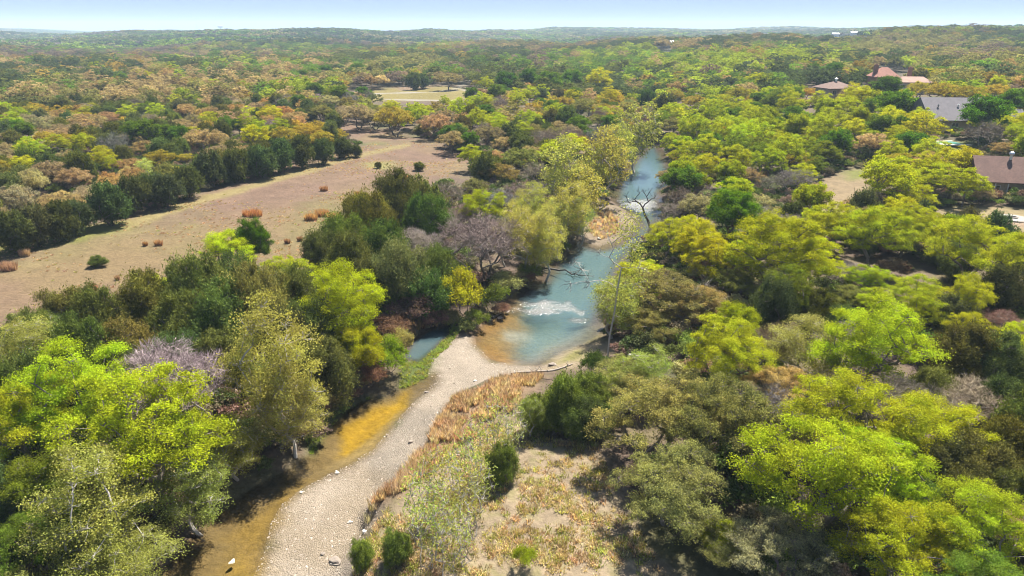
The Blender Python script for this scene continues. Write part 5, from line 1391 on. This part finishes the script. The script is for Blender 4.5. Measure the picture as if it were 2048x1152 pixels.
def fartop(px, dist): x = (px - 1024) / F * dist; return x, dist, gz(x, dist)
x, y, z = fartop(479, 5900); top = CAMZ + (YH - 51.5) / F * 5900
e = empty('water_tower', (x, y, z)); tag(e, 'mushroom shaped water tower on the far left skyline', 'water tower'); h_ = top - z
m_ = MB(); m_.lathe([(7, -3), (5, h_ * .25), (5, h_ * .55), (7, h_ * .62)], 14); m_.build('stem', M_GREYW, e)
m_ = MB(); m_.lathe([(6.5, h_ * .6), (20, h_ * .72), (22, h_ * .86), (17, h_ * .96), (.1, h_)], 18); m_.build('tank', M_GREYW, e)
for px_, dist, yt, lab in ((435, 5900, 40, 'tall thin radio mast left of the water tower on the skyline'), (102, 5600, 44, 'thin radio mast on the skyline at the far left'), (1543, 4200, 52, 'short lattice mast on the skyline at the right'), (1110, 5900, 50, 'thin mast on the middle of the skyline'), (1263, 5200, 55, 'stubby mast on the middle hill of the skyline')):
    x, y, z = fartop(px_, dist); top = CAMZ + (YH - yt) / F * dist; h_ = max(top - z, 25)
    e = empty('radio_mast', (x, y, z)); tag(e, lab, 'mast', 'masts on the skyline')
    m_ = MB(); m_.tube([(0, 0, -2), (0, 0, h_ * .5), (0, 0, h_)], [1.6, 1.2, .7], 6); m_.build('pole', M_GREYW, e)
    m_ = MB()
    for q_ in range(3): a_ = q_ * 2.094; m_.box((2.2 * math.cos(a_), 2.2 * math.sin(a_), h_ * .96), (2.2, .8, h_ * .06), a_)
    m_.box((0, 0, h_ * .96), (3.2, 3.2, .8)); m_.build('antenna', M_GREYW, e)

# ------------------------------------------------------------------ dead trees, logs, rocks, loose clumps
def deadtree(name, base, lobes, trunk, rt, label, mat, cat='tree', leaves=None):
    rs = np.random.default_rng(int(base[0] * 10) % 1000 + 5)
    e = empty(name, base); tag(e, label, cat)
    lobes = np.array(lobes, float); tm = MB()
    paths = skeleton(rs, lobes, trunk, rt, 0.12)
    tm.tube(paths[0][0], np.maximum(paths[0][1], rt * .5), 7); tm.build('trunk', mat, e)
    tm = MB()
    for pth, rad in paths[1:]: tm.tube(pth, np.maximum(rad * .8, .02), 5)
    for l in lobes:
        for q_ in range(7):
            ax = unit(rs.normal(size=3) + unit(l - np.array(trunk[-1])) * .9); p1 = l + ax * rs.uniform(.5, 1.2); 
            tm.tube([l, (l + p1) / 2 + rs.normal(0, .08, 3), p1], [.03, .02, .01], 3)
            for w_ in range(3): a2 = unit(ax + rs.normal(size=3) * .7); s_ = l + (p1 - l) * rs.uniform(.4, 1); tm.tube([s_, s_ + a2 * rs.uniform(.3, .7)], [.014, .008], 3)
    tm.build('branches', mat, e)
    return e
x, y, z = at(1300, 466); 
deadtree('dead_tree', (x, y, z - .2), [(-2.4, 0, 6.2), (-3.6, -.5, 7.2), (-1.6, .6, 8.2), (-4.6, .3, 6.4), (-.6, 0, 8.6), (-2.8, -1, 8.6), (-5.2, 0, 7.6), (.5, .4, 7.2)], [(0, 0, 0), (-.1, 0, 1.4), (-.6, 0, 2.8), (-1.4, 0, 4.2)], .24, 'dark leafless dead tree leaning over the river from the right bank', simple('dark_bark', (0.07, 0.055, 0.05), .9, .4, 5))
x, y, z = at(1215, 716)
e = deadtree('bare_sycamore', (x, y, z - .2), [(1.2, 0, 15.5), (2.2, .5, 13.5), (-1.5, 0, 13.2), (-3.4, .4, 11.2), (-4.6, 0, 9.6), (-2.6, -.6, 10), (2.8, 0, 11.5), (-4.2, .5, 12), (.4, .5, 16.6), (2.6, -.5, 9.8), (1.8, 0, 17.4), (-.6, 0, 15)], [(0, 0, 0), (.1, 0, 3), (.5, 0, 6), (.7, 0, 9), (1.0, 0, 11.5)], .095, 'tall thin nearly leafless tree with pale trunk at the river edge above the driftwood', M_PALEBARK)
rs = np.random.default_rng(8); m_ = MB(); n_ = 2600
lb = np.array([(1.2, 0, 15.5), (2.2, .5, 13.5), (2.8, 0, 11.5), (2.6, -.5, 9.8), (1.8, 0, 17), (.2, .2, 8.5), (1.6, .3, 7.5)]); c_ = lb[rs.integers(len(lb), size=n_)] + rs.normal(0, .9, (n_, 3)); nn = unit(rs.normal(size=(n_, 3)) + [0, 0, .6]); tt = unit(np.cross(nn, rs.normal(size=(n_, 3))))
m_.leaves(c_, tt, nn, .2, .14, rs.uniform(0, 1, n_)); o_ = m_.build('new_leaves', M_LEAF, e); o_.color = (.36, .38, .08, 1)
x, y, z = at(1395, 652)
deadtree('dead_snag', (x, y, z), [(1.2, 0, 4.2), (2.4, 0, 3.6), (-.8, 0, 5), (.6, .4, 5.4), (-2, 0, 4.2)], [(0, 0, 0), (.1, 0, 1.2), (.2, 0, 2.4), (.2, 0, 3.4)], .16, 'small bone white dead snag beside the wide olive brown tree', M_DRIFT)
x, y, z = at(1100, 548)
deadtree('fallen_tree', (x, y, max(z, 0) + .1), [(3, -1, .3), (4.5, -2.2, .2), (6, -3, .4), (5.2, -1, .8), (3.8, -2.8, .5)], [(-2, 1, .5), (-1, .5, .5), (.5, 0, .45), (1.6, -.5, .4)], .16, 'dark fallen tree reaching from the left bank into the turquoise water', simple('wet_bark', (0.06, 0.05, 0.04), .7, .4, 5))

def log(p0, p1, r_, label, mat, bend=.15, twigs=3, seed=0):
    rs = np.random.default_rng(seed); a_ = at(*p0); b_ = at(*p1); a_, b_ = np.array(a_), np.array(b_); a_[2] = max(a_[2], 0); b_[2] = max(b_[2], 0)
    c_ = (a_ + b_) / 2; e = empty('driftwood_log', tuple(c_)); tag(e, label, 'log', 'logs lying on the gravel')
    t_ = np.linspace(0, 1, 8)[:, None]; pth = a_ + (b_ - a_) * t_ - c_; ln = np.linalg.norm(b_ - a_)
    pth[:, :2] += np.stack([np.sin(t_[:, 0] * 5) * bend, np.cos(t_[:, 0] * 4) * bend], -1); pth[:, 2] = [gz(*(c_ + q_)[:2]) for q_ in pth] - c_[2]; pth[:, 2] = np.maximum(pth[:, 2], -c_[2]) + r_ * .7
    m_ = MB(); m_.tube(pth, r_ * np.linspace(1.1, .5, 8), 8); m_.build('stem', mat, e)
    for q_ in range(twigs):
        k_ = rs.integers(2, 7); d_ = unit(np.array([rs.normal(), rs.normal(), .5])); m_ = MB(); m_.tube([pth[k_], pth[k_] + d_ * ln * .08, pth[k_] + d_ * ln * .16 + [0, 0, .1]], [r_ * .4, r_ * .3, .02], 5); m_.build('branch', mat, e)
log((1022, 749), (1100, 742), .16, 'longest grey driftwood log lying across the head of the gravel bar', M_DRIFT, .25, 3, 1)
log((1095, 744), (1148, 728), .13, 'grey driftwood log at the water edge, right of the longest one', M_DRIFT, .2, 4, 2)
log((545, 868), (592, 886), .14, 'brown fallen log on the left bank of the amber stream', M_BARK, .2, 2, 3)
log((905, 914), (925, 909), .10, 'short grey branch lying in the red brown grass', M_DRIFT, .1, 1, 4)
log((1232, 702), (1262, 712), .14, 'weathered grey log on the sandy right bank under the tall thin tree', M_DRIFT, .1, 2, 5)
log((660, 1130), (682, 1128), .07, 'short stick lying on the gravel near the bottom edge', M_DRIFT, .05, 1, 6)
log((985, 637), (1010, 627), .12, 'dark log at the left edge of the turquoise water', M_BARK, .1, 2, 7)

def rock(px, py, size, label, seed, col=None):
    rs = np.random.default_rng(seed); x, y, z = at(px, py); z = max(z, -.12)
    n1, n2 = 9, 12; pr = [(math.sin(math.pi * q_ / n1) + .001, -math.cos(math.pi * q_ / n1)) for q_ in range(n1 + 1)]
    m_ = MB(); m_.lathe(pr, n2); v = m_.v[0]
    v *= (1 + .22 * (np.sin(v[:, 0:1] * 3 + rs.uniform(0, 6)) * np.cos(v[:, 1:2] * 2.6 + rs.uniform(0, 6)) + .6 * np.sin(v[:, 2:3] * 4 + v[:, 0:1] * 3 + rs.uniform(0, 6))))
    v *= np.array([1, rs.uniform(.6, .95), rs.uniform(.35, .55)]) * size / 2
    o_ = link('boulder', m_.mesh('boulder', col or M_ROCK)); o_.location = (x, y, z + size * .1); o_.rotation_euler = (0, 0, rs.uniform(0, 3.14))
    tag(o_, label, 'rock', 'boulders on the gravel and banks')
M_ROCKD = simple('dark_rock', (0.20, 0.165, 0.135), .9, .3, 3)
for q_, (px_, py_, s_, lab, c_) in enumerate([(819, 931, .85, 'largest pale boulder at the right edge of the gravel, beside red brown grass', None), (821, 885, .65, 'dark boulder lying in the middle of the gravel strip', M_ROCKD), (466, 1134, .55, 'white boulder standing in the amber shallows near the bottom edge', None), (674, 946, .5, 'pale stone at the water edge of the gravel, middle of the stream', None),
    (672, 1124, 1.0, 'flat grey slab on the gravel near the bottom edge', M_ROCKD), (646, 1108, .4, 'small brown stone just above the flat grey slab', M_ROCKD), (730, 1064, .5, 'pale stone at the right edge of the gravel above the small junipers', None), (700, 1045, .4, 'small pale stone on the gravel left of the grass tip', None), (853, 785, .5, 'dark stone at the upper gravel near the green water edge', M_ROCKD), (950, 762, .5, 'pale stone on the gravel above the red brown grass', None),
    (1105, 730, .9, 'brown boulder at the lower right shore of the river', M_ROCKD), (1265, 715, 1.4, 'pale ledge rock on the right bank under the brush', None), (1245, 722, .9, 'smaller pale rock left of the ledge rock on the right bank', None), (1000, 640, 1.0, 'dark wet boulder at the left shore beside the riffle', M_ROCKD), (1015, 628, .8, 'dark wet boulder just behind the one beside the riffle', M_ROCKD), (1198, 478, 1.0, 'pale boulder at the near tip of the point bar', None), (602, 985, .4, 'pale stone in the amber shallows off the gravel', None)]):
    rock(px_, py_, s_, lab, q_ + 3, c_)

# loose gravel stones
GV = in_world(60000, GRAVEL_PX, 0.0)
dgv = np.hypot(GV[:, 0], GV[:, 1]); GV = GV[(r3.uniform(size=len(GV)) < np.clip((62 / dgv) ** 1.5, 0, 1)) & (glook(G_WAT, GV[:, 0], GV[:, 1]) > -2.2)][:21000]
n_ = len(GV); sz_ = np.exp(r3.normal(math.log(.075), .45, n_)).clip(.03, .28)
U = np.array([[1, 0, 0], [0, 1, 0], [-1, 0, 0], [0, -1, 0], [0, 0, 1], [.55, .6, .6], [-.6, .5, .6]], float); U = np.array([[1, 0, 0], [.3, .95, 0], [-.8, .6, 0], [-.8, -.6, 0], [.3, -.95, 0], [.1, .05, 1]])
fa = np.array([[q_, (q_ + 1) % 5, 5] for q_ in range(5)])
an = r3.uniform(0, 6.28, n_); sc3 = np.stack([sz_ * r3.uniform(.7, 1.3, n_), sz_ * r3.uniform(.6, 1, n_), sz_ * r3.uniform(.35, .75, n_)], -1) * .62
W_ = (U[None] + r3.normal(0, .14, (n_, 6, 3))) * sc3[:, None]; cx, sx = np.cos(an)[:, None], np.sin(an)[:, None]
W_ = np.stack([W_[..., 0] * cx - W_[..., 1] * sx, W_[..., 0] * sx + W_[..., 1] * cx, W_[..., 2] - .02], -1) + np.c_[GV, terrain(GV[:, 0], GV[:, 1])][:, None]
m_ = MB(); m_.add(W_.reshape(-1, 3), f3=(np.arange(n_)[:, None, None] * 6 + fa).reshape(-1, 3), var=np.repeat(r3.uniform(0, 1, n_), 6))
mt, t, o = newmat('gravel_stone'); va = N(t, 'ShaderNodeAttribute'); va.attribute_name = 'var'; cr = N(t, 'ShaderNodeValToRGB')
for e_ in range(3): cr.color_ramp.elements.new(.2 + .2 * e_)
for e_, (p_, c_) in enumerate(((0, (.15, .125, .10)), (.12, (.20, .16, .12)), (.30, (.28, .22, .17)), (.7, (.33, .275, .225)), (1, (.42, .37, .31)))): cr.color_ramp.elements[e_].position = p_; cr.color_ramp.elements[e_].color = (*c_, 1)
p = N(t, 'ShaderNodeBsdfPrincipled'); p.inputs['Roughness'].default_value = .9; p.inputs['Specular IOR Level'].default_value = .2
t.links.new(va.outputs['Fac'], cr.inputs[0]); t.links.new(cr.outputs[0], p.inputs['Base Color']); t.links.new(p.outputs[0], o.inputs['Surface'])
tag(m_.build('gravel_stones', mt), 'loose pale river stones covering the gravel bar', 'gravel', kind='stuff')

# rusty grass clumps in the field
for q_, (px_, py_, wpx, col, lab) in enumerate([(505, 432, 36, (.46, .23, .11), 'widest rust orange grass clump standing alone in the middle of the field'), (622, 440, 24, (.48, .29, .14), 'orange grass clump, leftmost of the band left of the dark junipers'), (645, 432, 28, (.46, .27, .13), 'orange grass clump, middle of the band left of the dark junipers'), (668, 438, 26, (.48, .30, .16), 'orange grass clump, rightmost of the band left of the dark junipers'),
    (318, 491, 14, (.46, .27, .15), 'rust grass clump in the near field, right one of two side by side'), (291, 492, 8, (.40, .22, .12), 'narrow rust grass clump in the near field, left one of two side by side'), (16, 540, 34, (.42, .26, .18), 'pinkish brown grass clump at the left edge of the field'), (187, 580, 18, (.42, .25, .16), 'brown grass clump below the low spreading juniper in the field'), (810, 360, 18, (.46, .27, .14), 'orange grass clump right of centre at the far field end'), (798, 363, 9, (.5, .22, .09), 'small orange grass clump left beside a larger one at the far field end'),
    (716, 392, 12, (.44, .24, .12), 'rust grass clump above the topmost juniper of the clump'), (648, 382, 14, (.42, .23, .13), 'rust grass clump in the pink part of the field'), (575, 487, 10, (.38, .22, .14), 'small brown grass clump right of the bent trunk tree'), (600, 482, 9, (.38, .24, .15), 'small brown grass clump nearest the dark juniper block'), (50, 512, 20, (.42, .28, .18), 'low pinkish grass clump beside the green strip at the left edge'), (235, 560, 8, (.40, .26, .17), 'tiny brown grass clump right of the low juniper')]):
    x, y, z = at(px_, py_); wd = wpx * y / F / CP
    rs = np.random.default_rng(q_ + 60); n_ = int(120 + wd * 130); a_ = rs.uniform(0, 6.28, n_); r_ = np.sqrt(rs.uniform(0, 1, n_)) * wd / 2
    b0 = np.stack([r_ * np.cos(a_), r_ * np.sin(a_) * .6, np.zeros(n_)], -1); h_ = rs.uniform(.6, 1.3, n_) * min(1.3, .5 + wd * .35); a2 = rs.uniform(0, 6.28, n_)
    tp = b0 + np.stack([np.cos(a2) * .3, np.sin(a2) * .3, np.ones(n_)], -1) * h_[:, None]; sd = np.stack([np.sin(a2 * 3), np.cos(a2 * 3), np.zeros(n_)], -1) * .05
    m_ = MB(); k_ = np.arange(n_)[:, None] * 4
    m_.add(np.stack([b0 - sd, b0 + sd, (b0 + tp) / 2 + sd * 1.1 , tp], 1).reshape(-1, 3), f4=k_ + np.array([[0, 1, 2, 3]]), var=np.repeat(rs.uniform(.2, 1, n_), 4))
    o_ = link('grass_clump', m_.mesh('grass_clump', M_GRASS)); o_.location = (x, y, z - .03); o_.color = (*col, 1); tag(o_, lab, 'grass clump', 'rusty grass clumps in the old field')

# ------------------------------------------------------------------ names of the trees
LMK = [('the grey roofed house', 1900, 225), ('the brown hip roofed house', 1665, 175), ('the red tiled house', 1785, 145), ('the dark brown roofed house', 2010, 345), ('the swimming pool', 1895, 287), ('the rail fence', 1672, 330),
       ('the far river bend', 1290, 340), ('the point bar', 1220, 450), ('the white riffle', 1110, 620), ('the longest driftwood log', 1060, 748), ('the dark dead tree', 1285, 425), ('the side pool', 855, 685), ('the amber stream bend', 730, 840),
       ('the foreground clearing', 1060, 1020), ('the largest lower right lime tree', 1650, 925), ('the lime tree over dark undergrowth', 1750, 690), ('the large ivy trunked lime tree', 1555, 490), ('the vivid spreading lime tree', 690, 595), ('the bare lavender grey tree', 340, 757),
       ('the big lower left lime tree', 300, 850), ('the low juniper in the field', 193, 522), ('the round juniper in the field', 838, 331), ('the deep green pair of trees', 300, 260), ('the golden oak ending the field', 791, 236), ('the far pasture', 860, 190),
       ('the bright row in the left wood', 140, 295), ('the tip of the left wood', 714, 300), ('the lemon yellow feathery tree', 455, 495), ('the topmost juniper of the clump', 735, 445), ('the big dark limbed bare tree', 965, 480), ('the pale tree closing the river', 1275, 268),
       ('the golden tan oak', 1320, 820), ('the fire pit pad', 2026, 437), ('the tan half leafless oak', 1570, 1090), ('the bottom right lime tree', 1960, 1060), ('the far row of deep green trees', 1080, 160), ('the wide olive brown tree', 1335, 585), ('the orange tree in the left wood', 220, 235), ('the tan oak beside the deep green pair', 407, 275), ('the yellow tree on the wood crest', 280, 152), ('the upper left orange tree', 370, 222), ('the wood corner at the left edge', 40, 430), ('the dark junipers lining the field', 470, 325), ('the trees crossing the left edge', 10, 240), ('the yellow grass strip left end', 200, 455)]
ORD = ['nearest', 'second', 'third', 'fourth', 'fifth', 'sixth', 'seventh', 'eighth', 'ninth', 'tenth', 'eleventh', 'twelfth', 'thirteenth', 'fourteenth', 'fifteenth', 'sixteenth', 'seventeenth', 'eighteenth', 'nineteenth', 'twentieth', 'twenty first', 'twenty second', 'twenty third', 'twenty fourth', 'twenty fifth', 'twenty sixth', 'twenty seventh']
GRP = {'broadleaf_tree': 'broadleaf trees of the river woods', 'leafy_tree': 'deep green trees of the woods', 'oak_tree': 'oaks of the woods', 'juniper': 'junipers of the woods', 'bare_tree': 'leafless trees of the woods', 'pale_tree': 'pale leafed trees along the river', 'shrub': 'shrubs on the banks', 'willow_sapling': 'slender saplings by the gravel'}
LA = np.array([[q_[1], q_[2]] for q_ in LMK], float)
buck = {}
for t_ in TREES:
    t_['root']['group'] = GRP[t_['root'].name.split('.')[0]]
    if t_['label']: t_['root']['label'] = t_['label']; continue
    if t_['words'].startswith('slender'):
        dv = LA - 1e6; li = 13
    else:
        dd_ = np.hypot((LA[:, 0] - t_['px']), (LA[:, 1] - t_['py']) * 1.6); li = int(dd_.argmin())
    dx, dy = t_['px'] - LA[li, 0], t_['py'] - LA[li, 1]
    rel = ('left of' if dx < 0 else 'right of') if abs(dx) > abs(dy) * 1.2 else ('behind' if dy < 0 else 'in front of')
    buck.setdefault((t_['words'], rel, li), []).append((dx * dx + dy * dy, id(t_), t_))
for (words, rel, li), lst in buck.items():
    for q_, (_, _, t_) in enumerate(sorted(lst)):
        od = ORD[min(q_, 26)]
        t_['root']['label'] = f'{words}, {od} {rel} {LMK[li][0]}' if len(lst) > 1 else f'{words} {rel} {LMK[li][0]}'
